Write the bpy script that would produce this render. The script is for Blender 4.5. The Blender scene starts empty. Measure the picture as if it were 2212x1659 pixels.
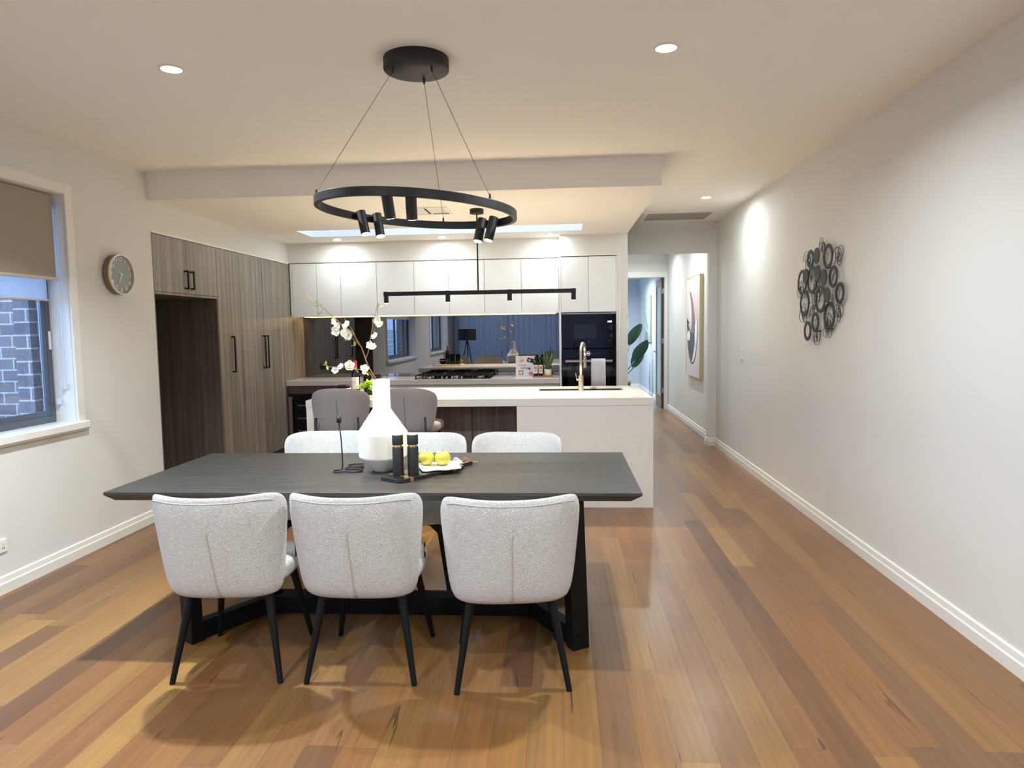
import bpy, bmesh, math, random
from mathutils import Vector, Matrix
random.seed(7)
SC = bpy.context.scene
COL = SC.collection
PI = math.pi

# ------------------------------------------------------------------ camera
F_PX, YAW, PITCH, ROLL, CAM_H = 1500.0, 0.07005798, 0.07943241, 0.01525019, 1.47044
cam_d = bpy.data.cameras.new('camera')
cam = bpy.data.objects.new('camera', cam_d)
COL.objects.link(cam)
cam_d.sensor_fit = 'HORIZONTAL'
cam_d.sensor_width = 36.0
cam_d.lens = 36.0 * F_PX / 2212.0
cam_d.clip_start = 0.05
cam_d.clip_end = 200
_f = Vector((-math.sin(YAW), math.cos(YAW), 0)); _r = Vector((math.cos(YAW), math.sin(YAW), 0)); _u = Vector((0, 0, 1))
_f2 = _f * math.cos(PITCH) - _u * math.sin(PITCH); _u2 = _u * math.cos(PITCH) + _f * math.sin(PITCH)
_r3 = _r * math.cos(ROLL) - _u2 * math.sin(ROLL); _u3 = _u2 * math.cos(ROLL) + _r * math.sin(ROLL)
cam.matrix_world = Matrix(((_r3.x, _u3.x, -_f2.x, 0), (_r3.y, _u3.y, -_f2.y, 0), (_r3.z, _u3.z, -_f2.z, CAM_H), (0, 0, 0, 1)))
SC.camera = cam

# ------------------------------------------------------------------ world + exposure
SC.view_settings.view_transform = 'Standard'
SC.view_settings.look = 'None'
SC.view_settings.exposure = 1.97
SC.view_settings.gamma = 1.0
SC.view_settings.use_curve_mapping = False
SC.cycles.use_denoising = True
SC.cycles.max_bounces = 8
SC.cycles.diffuse_bounces = 5
SC.cycles.glossy_bounces = 4
SC.cycles.transparent_max_bounces = 12
SC.cycles.sample_clamp_indirect = 6.0
SC.cycles.caustics_reflective = False
SC.cycles.caustics_refractive = False
W = bpy.data.worlds.new('dusk_sky'); SC.world = W; W.use_nodes = True
bgn = W.node_tree.nodes['Background']
bgn.inputs[0].default_value = (0.37, 0.58, 1.0, 1)
bgn.inputs[1].default_value = 1.5

# lamp powers (watts); every lamp is attached to its fitting further down
P_DOWN, P_KITCHEN, P_HALL, P_RING, P_BAR, P_STRIP = 13.0, 1.1, 3.4, 2.9, 25.0, 1.1
COOL = (0.88, 0.97, 1.0); WARM = (1.0, 0.84, 0.60)

# ------------------------------------------------------------------ helpers
def lin(c):
    return tuple(((v / 255.0) / 12.92 if v / 255.0 <= 0.04045 else ((v / 255.0 + 0.055) / 1.055) ** 2.4) for v in c) + (1.0,)

def new_mat(name):
    m = bpy.data.materials.new(name); m.use_nodes = True
    nt = m.node_tree
    return m, nt, nt.nodes['Principled BSDF']

def mat(name, rgb, rough=0.5, metal=0.0, spec=0.5, noise=0.0, nscale=30.0, bump=0.0, bscale=200.0, coat=0.0, emit=None, estr=0.0, sheen=0.0, trans=0.0):
    m, nt, b = new_mat(name)
    c = lin(rgb)
    b.inputs['Base Color'].default_value = c
    b.inputs['Roughness'].default_value = rough
    b.inputs['Metallic'].default_value = metal
    b.inputs['Specular IOR Level'].default_value = spec
    b.inputs['Coat Weight'].default_value = coat
    b.inputs['Coat Roughness'].default_value = 0.05
    b.inputs['Sheen Weight'].default_value = sheen
    b.inputs['Transmission Weight'].default_value = trans
    if emit:
        b.inputs['Emission Color'].default_value = lin(emit)
        b.inputs['Emission Strength'].default_value = estr
    tc = nt.nodes.new('ShaderNodeTexCoord')
    if noise > 0:
        n = nt.nodes.new('ShaderNodeTexNoise'); n.inputs['Scale'].default_value = nscale; n.inputs['Detail'].default_value = 4
        nt.links.new(tc.outputs['Object'], n.inputs['Vector'])
        mx = nt.nodes.new('ShaderNodeMix'); mx.data_type = 'RGBA'
        mx.inputs[6].default_value = tuple(v * (1 - noise) for v in c[:3]) + (1,)
        mx.inputs[7].default_value = tuple(min(1, v * (1 + noise)) for v in c[:3]) + (1,)
        nt.links.new(n.outputs['Fac'], mx.inputs[0]); nt.links.new(mx.outputs[2], b.inputs['Base Color'])
    if bump > 0:
        n = nt.nodes.new('ShaderNodeTexNoise'); n.inputs['Scale'].default_value = bscale; n.inputs['Detail'].default_value = 3
        nt.links.new(tc.outputs['Object'], n.inputs['Vector'])
        bp = nt.nodes.new('ShaderNodeBump'); bp.inputs['Strength'].default_value = bump; bp.inputs['Distance'].default_value = 0.004
        nt.links.new(n.outputs['Fac'], bp.inputs['Height']); nt.links.new(bp.outputs['Normal'], b.inputs['Normal'])
    return m

class MB:
    """collects shapes into one mesh"""
    def __init__(self):
        self.v = []; self.f = []; self.smooth = []
    def add(self, vs, fs, smooth=False):
        o = len(self.v)
        self.v += [tuple(v) for v in vs]
        self.f += [tuple(i + o for i in f) for f in fs]
        self.smooth += [smooth] * len(fs)
        return self
    def box(self, x0, x1, y0, y1, z0, z1):
        x0, x1 = min(x0, x1), max(x0, x1); y0, y1 = min(y0, y1), max(y0, y1); z0, z1 = min(z0, z1), max(z0, z1)
        vs = [(x, y, z) for z in (z0, z1) for y in (y0, y1) for x in (x0, x1)]
        return self.add(vs, [(0, 2, 3, 1), (4, 5, 7, 6), (0, 1, 5, 4), (2, 6, 7, 3), (0, 4, 6, 2), (1, 3, 7, 5)])
    def obox(self, c, ax, ay, az):
        c = Vector(c); ax = Vector(ax); ay = Vector(ay); az = Vector(az)   # half-axes
        vs = [c + ax * sx + ay * sy + az * sz for sz in (-1, 1) for sy in (-1, 1) for sx in (-1, 1)]
        return self.add(vs, [(0, 2, 3, 1), (4, 5, 7, 6), (0, 1, 5, 4), (2, 6, 7, 3), (0, 4, 6, 2), (1, 3, 7, 5)])
    def beam(self, a, b, w, h, up=(0, 0, 1)):
        a = Vector(a); b = Vector(b); d = (b - a); n = d.normalized(); s = n.cross(Vector(up)).normalized(); t = s.cross(n).normalized()
        return self.obox((a + b) / 2, d / 2, s * w / 2, t * h / 2)
    def cyl(self, a, b, r0, r1=None, seg=24, caps=True, smooth=True):
        r1 = r0 if r1 is None else r1
        a = Vector(a); b = Vector(b); n = (b - a).normalized()
        s = n.orthogonal().normalized(); t = n.cross(s)
        vs = []
        for p, r in ((a, r0), (b, r1)):
            for i in range(seg):
                an = 2 * PI * i / seg
                vs.append(p + s * math.cos(an) * r + t * math.sin(an) * r)
        fs = [(i, (i + 1) % seg, seg + (i + 1) % seg, seg + i) for i in range(seg)]
        self.add(vs, fs, smooth)
        if caps:
            self.add(vs[:seg], [tuple(reversed(range(seg)))]); self.add(vs[seg:], [tuple(range(seg))])
        return self
    def tube(self, pts, r, seg=8, closed=False, radii=None):
        pts = [Vector(p) for p in pts]; n = len(pts); vs = []
        t0 = (pts[1] - pts[0]).normalized(); nrm = t0.orthogonal().normalized()
        for i, p in enumerate(pts):
            if closed: t = (pts[(i + 1) % n] - pts[i - 1])
            else: t = pts[min(i + 1, n - 1)] - pts[max(i - 1, 0)]
            t = t.normalized() if t.length > 1e-9 else t0
            nrm = (nrm - t * nrm.dot(t)); nrm = nrm.normalized() if nrm.length > 1e-6 else t.orthogonal().normalized()
            bn = t.cross(nrm); rr = radii[i] if radii else r
            for k in range(seg):
                an = 2 * PI * k / seg
                vs.append(p + nrm * math.cos(an) * rr + bn * math.sin(an) * rr)
        fs = []
        m = n if closed else n - 1
        for i in range(m):
            for k in range(seg):
                fs.append((i * seg + k, i * seg + (k + 1) % seg, ((i + 1) % n) * seg + (k + 1) % seg, ((i + 1) % n) * seg + k))
        if not closed:
            fs.append(tuple(reversed(range(seg)))); fs.append(tuple((n - 1) * seg + k for k in range(seg)))
        return self.add(vs, fs, True)
    def lathe(self, prof, c=(0, 0, 0), seg=48, smooth=True):
        vs = []; fs = []; n = len(prof)
        for r, z in prof:
            for i in range(seg):
                a = 2 * PI * i / seg
                vs.append((c[0] + r * math.cos(a), c[1] + r * math.sin(a), c[2] + z))
        for j in range(n - 1):
            for i in range(seg):
                fs.append((j * seg + i, j * seg + (i + 1) % seg, (j + 1) * seg + (i + 1) % seg, (j + 1) * seg + i))
        return self.add(vs, fs, smooth)
    def prism(self, pts, z0, z1, fn=None):
        """2-D outline (counter-clockwise) extruded; fn maps (a,b,h) to a point"""
        fn = fn or (lambda a, b, h: (a, b, h))
        n = len(pts)
        vs = [fn(a, b, z0) for a, b in pts] + [fn(a, b, z1) for a, b in pts]
        fs = [tuple(reversed(range(n))), tuple(range(n, 2 * n))] + [(i, (i + 1) % n, n + (i + 1) % n, n + i) for i in range(n)]
        return self.add(vs, fs)
    def sphere(self, c, rx, ry=None, rz=None, seg=24, rings=14):
        ry = ry or rx; rz = rz or rx
        prof = []
        vs = []; fs = []
        for j in range(rings + 1):
            th = PI * j / rings
            for i in range(seg):
                a = 2 * PI * i / seg
                vs.append((c[0] + rx * math.sin(th) * math.cos(a), c[1] + ry * math.sin(th) * math.sin(a), c[2] - rz * math.cos(th)))
        for j in range(rings):
            for i in range(seg):
                fs.append((j * seg + i, j * seg + (i + 1) % seg, (j + 1) * seg + (i + 1) % seg, (j + 1) * seg + i))
        return self.add(vs, fs, True)
    def build(self, name, m, parent=None, bevel=0.0, subsurf=0, off=None, weld=False):
        me = bpy.data.meshes.new(name)
        o_ = Vector(off) if off is not None else Vector((0, 0, 0))
        me.from_pydata([tuple(Vector(v) - o_) for v in self.v], [], self.f)
        me.polygons.foreach_set('use_smooth', self.smooth)
        me.materials.append(m)
        bm = bmesh.new(); bm.from_mesh(me)
        if weld: bmesh.ops.remove_doubles(bm, verts=bm.verts, dist=1e-5)
        bmesh.ops.recalc_face_normals(bm, faces=bm.faces)
        bm.to_mesh(me); bm.free()
        me.update()
        o = bpy.data.objects.new(name, me); COL.objects.link(o)
        if parent: o.parent = parent
        if bevel > 0:
            md = o.modifiers.new('bevel', 'BEVEL'); md.width = bevel; md.segments = 2; md.limit_method = 'ANGLE'; md.angle_limit = math.radians(40)
        if subsurf:
            md = o.modifiers.new('subsurf', 'SUBSURF'); md.levels = subsurf; md.render_levels = subsurf
        return o

def thing(name, label, cat, loc=(0, 0, 0), rz=0.0, group=None):
    o = bpy.data.objects.new(name, None); COL.objects.link(o)
    o.empty_display_size = 0.1
    o.location = loc; o.rotation_euler = (0, 0, rz)
    o['label'] = label; o['category'] = cat
    if group: o['group'] = group
    return o
def tag(o, label, cat, group=None):
    o['label'] = label; o['category'] = cat
    if group: o['group'] = group
    return o
def struct(mb, name, m, parent=None, **k):
    o = mb.build(name, m, parent, **k)
    if parent is None: o['kind'] = 'structure'
    return o
def kids(o): return [c for c in COL.objects if c.parent == o]
def dup(root, loc, rz, label=None):
    r = root.copy(); COL.objects.link(r); r.location = loc; r.rotation_euler = (0, 0, rz)
    if label: r['label'] = label
    for ch in kids(root):
        c = ch.copy(); COL.objects.link(c); c.parent = r
        for g in kids(ch):
            d = g.copy(); COL.objects.link(d); d.parent = c
    return r
def lamp(kind, name, loc, energy, color, parent=None, size=0.05, direction=(0, 0, -1), spot=2.2, blend=0.5, size_y=None, spread=None):
    l = bpy.data.lights.new(name, kind); l.energy = energy; l.color = color
    if kind == 'AREA':
        l.shape = 'RECTANGLE' if size_y else 'DISK'; l.size = size
        if size_y: l.size_y = size_y
        if spread: l.spread = spread
    else:
        l.shadow_soft_size = size
        if kind == 'SPOT': l.spot_size = spot; l.spot_blend = blend
    o = bpy.data.objects.new(name, l); COL.objects.link(o)
    o.location = loc
    o.rotation_euler = Vector(direction).to_track_quat('-Z', 'Y').to_euler()
    if parent: o.parent = parent
    return o
def text_part(body, size, m, parent, origin, ax, ay, name='lettering', depth=0.0006, align='CENTER', off=None):
    """flat lettering: ax = reading direction, ay = up; origin = centre"""
    cu = bpy.data.curves.new('txt', 'FONT'); cu.body = body; cu.size = size; cu.align_x = align; cu.align_y = 'CENTER'; cu.extrude = depth; cu.resolution_u = 3
    o = bpy.data.objects.new('txt', cu)
    me = bpy.data.meshes.new_from_object(o)
    bpy.data.objects.remove(o); bpy.data.curves.remove(cu)
    ax = Vector(ax).normalized(); ay = Vector(ay).normalized(); az = ax.cross(ay)
    M = Matrix(((ax.x, ay.x, az.x, origin[0]), (ax.y, ay.y, az.y, origin[1]), (ax.z, ay.z, az.z, origin[2]), (0, 0, 0, 1)))
    me.transform(M)
    if off is not None: me.transform(Matrix.Translation(-Vector(off)))
    me.materials.clear(); me.materials.append(m)
    ob = bpy.data.objects.new(name, me); COL.objects.link(ob)
    if parent: ob.parent = parent
    return ob

# ------------------------------------------------------------------ materials
M_WALL = mat('wall_paint', (221, 220, 216), 0.72, noise=0.012, nscale=3, bump=0.05, bscale=350)
M_CEIL = mat('ceiling_paint', (246, 243, 236), 0.8, noise=0.01, nscale=3, bump=0.04, bscale=350)
M_TRIM = mat('trim_gloss_paint', (232, 230, 224), 0.35, noise=0.01)
M_WCAB = mat('white_satin_cabinet', (236, 238, 236), 0.32, noise=0.008, nscale=2)
M_BLACK = mat('matt_black_metal', (15, 15, 17), 0.5, metal=0.0, noise=0.1, nscale=60)
M_BLACKWOOD_LEG = mat('black_leg', (12, 12, 12), 0.5, spec=0.2, noise=0.15, nscale=40)
M_STEEL = mat('brushed_steel', (176, 170, 160), 0.28, metal=1.0, noise=0.06, nscale=90)
M_CHROME = mat('chrome', (210, 210, 212), 0.08, metal=1.0, noise=0.02)
M_ALU = mat('grey_aluminium', (104, 112, 124), 0.4, metal=0.6, noise=0.05)
M_GOLD = mat('brass', (226, 190, 120), 0.25, metal=1.0, noise=0.05)
M_COPPER = mat('copper_inlay', (232, 172, 132), 0.25, metal=0.9, noise=0.08)
M_LEATHER = mat('tan_leather', (176, 118, 88), 0.6, noise=0.15)
M_OVEN = mat('black_oven_glass', (9, 9, 14), 0.05, spec=0.4, noise=0.05)
M_OVENWIN = mat('oven_window_glass', (22, 22, 26), 0.1, spec=0.6, noise=0.15, nscale=8)
M_DARK = mat('dark_void', (14, 14, 14), 0.6, noise=0.2)
M_LENS = mat('lamp_lens', (255, 255, 255), 0.5, emit=(255, 252, 244), estr=14.0, noise=0.01)
M_LENSW = mat('warm_lamp_lens', (255, 255, 255), 0.5, emit=(255, 240, 214), estr=10.0, noise=0.01)
M_STRIP = mat('warm_strip_lens', (255, 240, 210), 0.5, emit=(255, 206, 120), estr=4.0, noise=0.01)
M_DISPLAY = mat('display_digits', (200, 220, 255), 0.4, emit=(190, 215, 255), estr=1.6, noise=0.01)
M_DIAL = mat('white_dial', (235, 235, 238), 0.35, noise=0.02)
M_PRINT = mat('faint_panel_print', (96, 96, 104), 0.4, noise=0.05)
M_WHITETXT = mat('white_print', (236, 238, 232), 0.6, noise=0.02)
M_CLOCKFACE = mat('grey_clock_face', (150, 157, 154), 0.55, noise=0.05, nscale=8)
M_CLOCKBODY = mat('bronze_clock_case', (132, 118, 98), 0.42, metal=0.35, noise=0.08, nscale=14)
M_CLOCKRIM = mat('pale_clock_rim', (226, 214, 196), 0.3, metal=0.3, noise=0.03)
M_PLASTER = mat('chalk_plaster', (238, 234, 224), 0.85, noise=0.05, nscale=9, bump=0.35, bscale=40)
M_PETAL = mat('white_petal', (250, 248, 236), 0.7, noise=0.03, nscale=60)
M_POLLEN = mat('yellow_green_stamen', (206, 196, 96), 0.7, noise=0.15, nscale=90)
M_TWIG = mat('brown_twig', (142, 108, 72), 0.75, noise=0.3, nscale=60, bump=0.3)
M_BUD = mat('pale_green_leaf', (176, 186, 92), 0.6, noise=0.2, nscale=70)
M_APPLE = mat('green_apple_skin', (192, 184, 74), 0.28, noise=0.12, nscale=24)
M_TOWEL = mat('white_linen', (240, 240, 240), 0.9, noise=0.03, nscale=80, bump=0.5, bscale=420)
M_OVENTOWEL = mat('pale_grey_towel', (222, 222, 224), 0.92, noise=0.05, nscale=30, bump=0.6, bscale=300)
M_BOARD = mat('black_serving_board', (30, 31, 31), 0.16, noise=0.25, nscale=10, coat=0.3)
M_MILL = mat('black_mill_rubber', (30, 29, 32), 0.5, noise=0.1)
M_MILLTOP = mat('mill_top_wood', (150, 146, 142), 0.35, noise=0.1)
M_WINE = mat('dark_bottle_glass', (14, 10, 16), 0.08, spec=0.7, noise=0.1)
M_REDCAP = mat('red_foil', (178, 30, 44), 0.35, metal=0.2, noise=0.1)
M_LABELP = mat('paper_label', (228, 224, 214), 0.7, noise=0.03)
M_INK = mat('dark_ink', (44, 44, 52), 0.7, noise=0.05)
M_PINK = mat('pink_print', (206, 130, 148), 0.7, noise=0.1)
M_ORANGE = mat('orange_print', (216, 112, 76), 0.7, noise=0.1)
M_BOOK = mat('pale_lilac_cover', (226, 220, 228), 0.4, noise=0.02)
M_BLUEP = mat('pale_blue_print', (180, 204, 214), 0.6, noise=0.05)
M_FOOD = mat('food_print', (224, 190, 150), 0.6, noise=0.4, nscale=120)
M_POT = mat('white_ceramic', (232, 230, 216), 0.5, noise=0.06, nscale=20, bump=0.2, bscale=60)
M_SOIL = mat('dark_soil', (52, 42, 34), 0.95, noise=0.3, nscale=80)
M_LEAF1 = mat('mid_green_leaf', (78, 104, 58), 0.4, noise=0.35, nscale=18)
M_LEAF2 = mat('variegated_leaf', (132, 152, 92), 0.4, noise=0.45, nscale=26)
M_LEAFD = mat('dark_glossy_leaf', (26, 62, 36), 0.32, noise=0.3, nscale=6)
M_SUCC = mat('lime_succulent', (160, 192, 62), 0.45, noise=0.35, nscale=26)
M_TRAY = mat('pale_wood_tray', (204, 188, 160), 0.55, noise=0.15, nscale=14)
M_CHOP = mat('brown_wood_board', (164, 112, 66), 0.5, noise=0.35, nscale=12)
M_ARTMETAL = mat('charcoal_art_metal', (56, 56, 54), 0.55, metal=0.2, noise=0.15, nscale=30)
M_CANVAS = mat('pale_pink_print', (216, 206, 210), 0.7, noise=0.05, nscale=1.5)
M_GOLDFRAME = mat('pale_gold_frame', (206, 190, 146), 0.45, metal=0.2, noise=0.1, nscale=40)
M_ARTDARK = mat('slate_violet_print', (84, 82, 98), 0.7, noise=0.15, nscale=8)
M_ARTNAVY = mat('navy_print', (62, 66, 92), 0.7, noise=0.1)
M_ARTBROWN = mat('mauve_brown_print', (136, 116, 116), 0.7, noise=0.15, nscale=10)
M_ARTPINK = mat('soft_pink_print', (214, 188, 190), 0.7, noise=0.05)
M_ARTWHITE = mat('white_print_paint', (236, 234, 238), 0.7, noise=0.03)
M_SAGE = mat('sage_print', (150, 164, 158), 0.7, noise=0.1, nscale=5)
M_FARWALL = mat('cool_grey_wall_paint', (196, 202, 206), 0.7, noise=0.02, nscale=3)
M_TILE = mat('grey_floor_tile', (120, 122, 124), 0.3, noise=0.1, nscale=4)
M_GRILLE = mat('grey_grille', (160, 157, 150), 0.6, noise=0.05)
M_SINK = mat('dark_sink_steel', (40, 36, 34), 0.5, metal=0.0, noise=0.1)
M_BLIND = mat('taupe_blind_fabric', (162, 152, 138), 0.9, noise=0.06, nscale=120, bump=0.2, bscale=500)
M_RAIL = mat('champagne_rail', (206, 196, 178), 0.4, noise=0.03)
M_CHAIN = mat('clear_plastic_chain', (206, 216, 232), 0.3, noise=0.03)
M_FENCE = mat('pale_fence', (210, 216, 220), 0.6, noise=0.05)
M_CURTAINROD = mat('curtain_rod', (60, 60, 62), 0.4, noise=0.05)
M_SHADE = mat('black_lamp_shade', (14, 14, 20), 0.8, noise=0.1)
M_DKWOOD = mat('dark_tripod_wood', (40, 30, 26), 0.5, noise=0.2)
M_DOORWOOD = mat('door_timber', (142, 118, 92), 0.5, noise=0.25, nscale=9)
M_DOOREDGE = mat('door_edge_stain', (74, 44, 34), 0.5, noise=0.2)
M_BLACKPL = mat('black_plastic', (22, 22, 24), 0.35, noise=0.1)
M_GRATE = mat('cast_iron', (18, 18, 18), 0.5, noise=0.3, nscale=60)
M_TAGBLK = mat('black_fabric_tag', (12, 12, 12), 0.8, noise=0.1)

def boucle(name, rgb, bs=1.0, scale=170):
    m, nt, b = new_mat(name)
    tc = nt.nodes.new('ShaderNodeTexCoord')
    v = nt.nodes.new('ShaderNodeTexNoise'); v.inputs['Scale'].default_value = scale; v.inputs['Detail'].default_value = 2.5; v.inputs['Distortion'].default_value = 1.6
    nt.links.new(tc.outputs['Object'], v.inputs['Vector'])
    r = nt.nodes.new('ShaderNodeValToRGB')
    c = lin(rgb)
    r.color_ramp.elements[0].position = 0.36; r.color_ramp.elements[0].color = tuple(x * 0.80 for x in c[:3]) + (1,)
    r.color_ramp.elements[1].position = 0.60; r.color_ramp.elements[1].color = tuple(min(1, x * 1.05) for x in c[:3]) + (1,)
    nt.links.new(v.outputs['Fac'], r.inputs['Fac']); nt.links.new(r.outputs['Color'], b.inputs['Base Color'])
    bp = nt.nodes.new('ShaderNodeBump'); bp.inputs['Strength'].default_value = bs; bp.inputs['Distance'].default_value = 0.009
    nt.links.new(v.outputs['Fac'], bp.inputs['Height']); nt.links.new(bp.outputs['Normal'], b.inputs['Normal'])
    b.inputs['Roughness'].default_value = 0.95; b.inputs['Sheen Weight'].default_value = 0.15
    b.inputs['Specular IOR Level'].default_value = 0.2
    return m
M_BOUCLE = boucle('cream_boucle', (232, 231, 228), 1.0, 185)
M_BOUCLESEAM = mat('boucle_seam', (186, 182, 178), 0.95, noise=0.1)
M_STOOLFAB = boucle('warm_grey_fabric', (150, 142, 138), 0.35, 420)
M_STOOLSEAM = mat('grey_seam', (112, 104, 100), 0.9, noise=0.1)

def wood_panel(name, base, dark, rough=0.45, axis='Z', scale=1.0):
    m, nt, b = new_mat(name)
    tc = nt.nodes.new('ShaderNodeTexCoord'); mp = nt.nodes.new('ShaderNodeMapping')
    s = {'Z': (26, 26, 0.55), 'X': (0.8, 60, 26), 'Y': (26, 0.7, 26)}[axis]
    mp.inputs['Scale'].default_value = tuple(v * scale for v in s)
    nt.links.new(tc.outputs['Object'], mp.inputs['Vector'])
    n = nt.nodes.new('ShaderNodeTexNoise'); n.inputs['Scale'].default_value = 1.0; n.inputs['Detail'].default_value = 6; n.inputs['Roughness'].default_value = 0.62
    nt.links.new(mp.outputs['Vector'], n.inputs['Vector'])
    mp2 = nt.nodes.new('ShaderNodeMapping'); s2 = {'Z': (190, 190, 5), 'X': (6, 320, 190), 'Y': (190, 5, 190)}[axis]
    mp2.inputs['Scale'].default_value = s2
    nt.links.new(tc.outputs['Object'], mp2.inputs['Vector'])
    n2 = nt.nodes.new('ShaderNodeTexNoise'); n2.inputs['Scale'].default_value = 1.0; n2.inputs['Detail'].default_value = 2
    nt.links.new(mp2.outputs['Vector'], n2.inputs['Vector'])
    ad = nt.nodes.new('ShaderNodeMath'); ad.operation = 'MULTIPLY_ADD'; ad.inputs[1].default_value = 0.35; nt.links.new(n2.outputs['Fac'], ad.inputs[0]); nt.links.new(n.outputs['Fac'], ad.inputs[2])
    r = nt.nodes.new('ShaderNodeValToRGB')
    r.color_ramp.elements[0].position = 0.52; r.color_ramp.elements[0].color = lin(dark)
    r.color_ramp.elements[1].position = 0.84; r.color_ramp.elements[1].color = lin(base)
    nt.links.new(ad.outputs[0], r.inputs['Fac']); nt.links.new(r.outputs['Color'], b.inputs['Base Color'])
    bp = nt.nodes.new('ShaderNodeBump'); bp.inputs['Strength'].default_value = 0.12; bp.inputs['Distance'].default_value = 0.002
    nt.links.new(ad.outputs[0], bp.inputs['Height']); nt.links.new(bp.outputs['Normal'], b.inputs['Normal'])
    b.inputs['Roughness'].default_value = rough
    return m
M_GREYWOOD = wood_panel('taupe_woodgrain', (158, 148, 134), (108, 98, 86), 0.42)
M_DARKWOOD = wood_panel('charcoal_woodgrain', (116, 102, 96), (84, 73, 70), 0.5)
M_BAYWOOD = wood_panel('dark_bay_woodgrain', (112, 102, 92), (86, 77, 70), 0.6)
M_TABLE = wood_panel('black_oak', (52, 50, 47), (30, 29, 28), 0.40, 'X')
M_TABLE.node_tree.nodes['Principled BSDF'].inputs['Specular IOR Level'].default_value = 0.8
for n_ in M_TABLE.node_tree.nodes:
    if n_.type == 'BUMP': n_.inputs['Strength'].default_value = 1.0; n_.inputs['Distance'].default_value = 0.004

def floor_mat():
    m, nt, b = new_mat('timber_floorboards')
    N = nt.nodes; L = nt.links
    tc = N.new('ShaderNodeTexCoord'); sp = N.new('ShaderNodeSeparateXYZ'); L.new(tc.outputs['Object'], sp.inputs[0])
    def math_(op, a=None, b_=None, va=None, vb=None, clamp=False):
        n = N.new('ShaderNodeMath'); n.operation = op; n.use_clamp = clamp
        if a is not None: L.new(a, n.inputs[0])
        elif va is not None: n.inputs[0].default_value = va
        if b_ is not None: L.new(b_, n.inputs[1])
        elif vb is not None: n.inputs[1].default_value = vb
        return n.outputs[0]
    BW, BL = 0.131, 1.9
    xi = math_('DIVIDE', sp.outputs['X'], vb=BW); bi = math_('FLOOR', xi); fx = math_('FRACT', xi)
    wn = N.new('ShaderNodeTexWhiteNoise'); wn.noise_dimensions = '1D'; L.new(bi, wn.inputs['W'])
    offs = math_('MULTIPLY', wn.outputs['Value'], vb=7.31)
    yi0 = math_('DIVIDE', sp.outputs['Y'], vb=BL); yi = math_('ADD', yi0, offs); yb = math_('FLOOR', yi); fy = math_('FRACT', yi)
    cmb = N.new('ShaderNodeCombineXYZ'); L.new(bi, cmb.inputs[0]); L.new(yb, cmb.inputs[1])
    wn2 = N.new('ShaderNodeTexWhiteNoise'); wn2.noise_dimensions = '3D'; L.new(cmb.outputs[0], wn2.inputs['Vector'])
    ramp = N.new('ShaderNodeValToRGB'); e = ramp.color_ramp.elements
    cols = [(0.0, (99, 65, 38)), (0.18, (115, 79, 47)), (0.36, (132, 91, 50)), (0.52, (123, 81, 43)), (0.68, (138, 99, 51)), (0.84, (123, 88, 51)), (1.0, (150, 111, 59))]
    e[0].position = 0; e[0].color = lin(cols[0][1]); e[1].position = 1; e[1].color = lin(cols[-1][1])
    for p, c in cols[1:-1]:
        k = e.new(p); k.color = lin(c)
    L.new(wn2.outputs['Value'], ramp.inputs['Fac'])
    # figure: stretched noise, shifted per board
    sep2 = N.new('ShaderNodeSeparateColor'); L.new(wn2.outputs['Color'], sep2.inputs[0])
    sh = math_('MULTIPLY', sep2.outputs[1], vb=40.0)
    def coords(sx, sy):
        cx = math_('MULTIPLY', sp.outputs['X'], vb=sx); cy = math_('MULTIPLY', sp.outputs['Y'], vb=sy)
        cb = N.new('ShaderNodeCombineXYZ'); L.new(cx, cb.inputs[0]); L.new(cy, cb.inputs[1]); L.new(sh, cb.inputs[2]); return cb.outputs[0]
    n1 = N.new('ShaderNodeTexNoise'); n1.inputs['Scale'].default_value = 1; n1.inputs['Detail'].default_value = 5; n1.inputs['Distortion'].default_value = 0.6; L.new(coords(16, 1.1), n1.inputs['Vector'])
    n2 = N.new('ShaderNodeTexNoise'); n2.inputs['Scale'].default_value = 1; n2.inputs['Detail'].default_value = 3; L.new(coords(150, 5.0), n2.inputs['Vector'])
    wv = N.new('ShaderNodeTexWave'); wv.wave_type = 'BANDS'; wv.bands_direction = 'X'; wv.inputs['Scale'].default_value = 1.0; wv.inputs['Distortion'].default_value = 14.0; wv.inputs['Detail'].default_value = 3.0; wv.inputs['Detail Scale'].default_value = 0.5
    L.new(coords(9, 0.6), wv.inputs['Vector'])
    f1 = math_('MULTIPLY', n1.outputs['Fac'], vb=0.62); f1 = math_('ADD', f1, vb=0.70)
    f2 = math_('MULTIPLY', n2.outputs['Fac'], vb=0.22); f2 = math_('ADD', f2, vb=0.89)
    f3 = math_('MULTIPLY', wv.outputs['Fac'], vb=0.10); f3 = math_('ADD', f3, vb=0.95)
    ff = math_('MULTIPLY', f1, f2); ff = math_('MULTIPLY', ff, f3)
    # gum veins
    n3 = N.new('ShaderNodeTexNoise'); n3.inputs['Scale'].default_value = 1; n3.inputs['Detail'].default_value = 4; n3.inputs['Distortion'].default_value = 1.0; L.new(coords(30, 1.9), n3.inputs['Vector'])
    vr = N.new('ShaderNodeMapRange'); vr.inputs['From Min'].default_value = 0.665; vr.inputs['From Max'].default_value = 0.72; vr.inputs['To Min'].default_value = 1.0; vr.inputs['To Max'].default_value = 0.35; L.new(n3.outputs['Fac'], vr.inputs['Value'])
    ff = math_('MULTIPLY', ff, vr.outputs['Result'])
    # joints
    jx = math_('ABSOLUTE', math_('SUBTRACT', fx, vb=0.5)); jx = math_('GREATER_THAN', jx, vb=0.5 - 0.0009 / BW)
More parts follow.
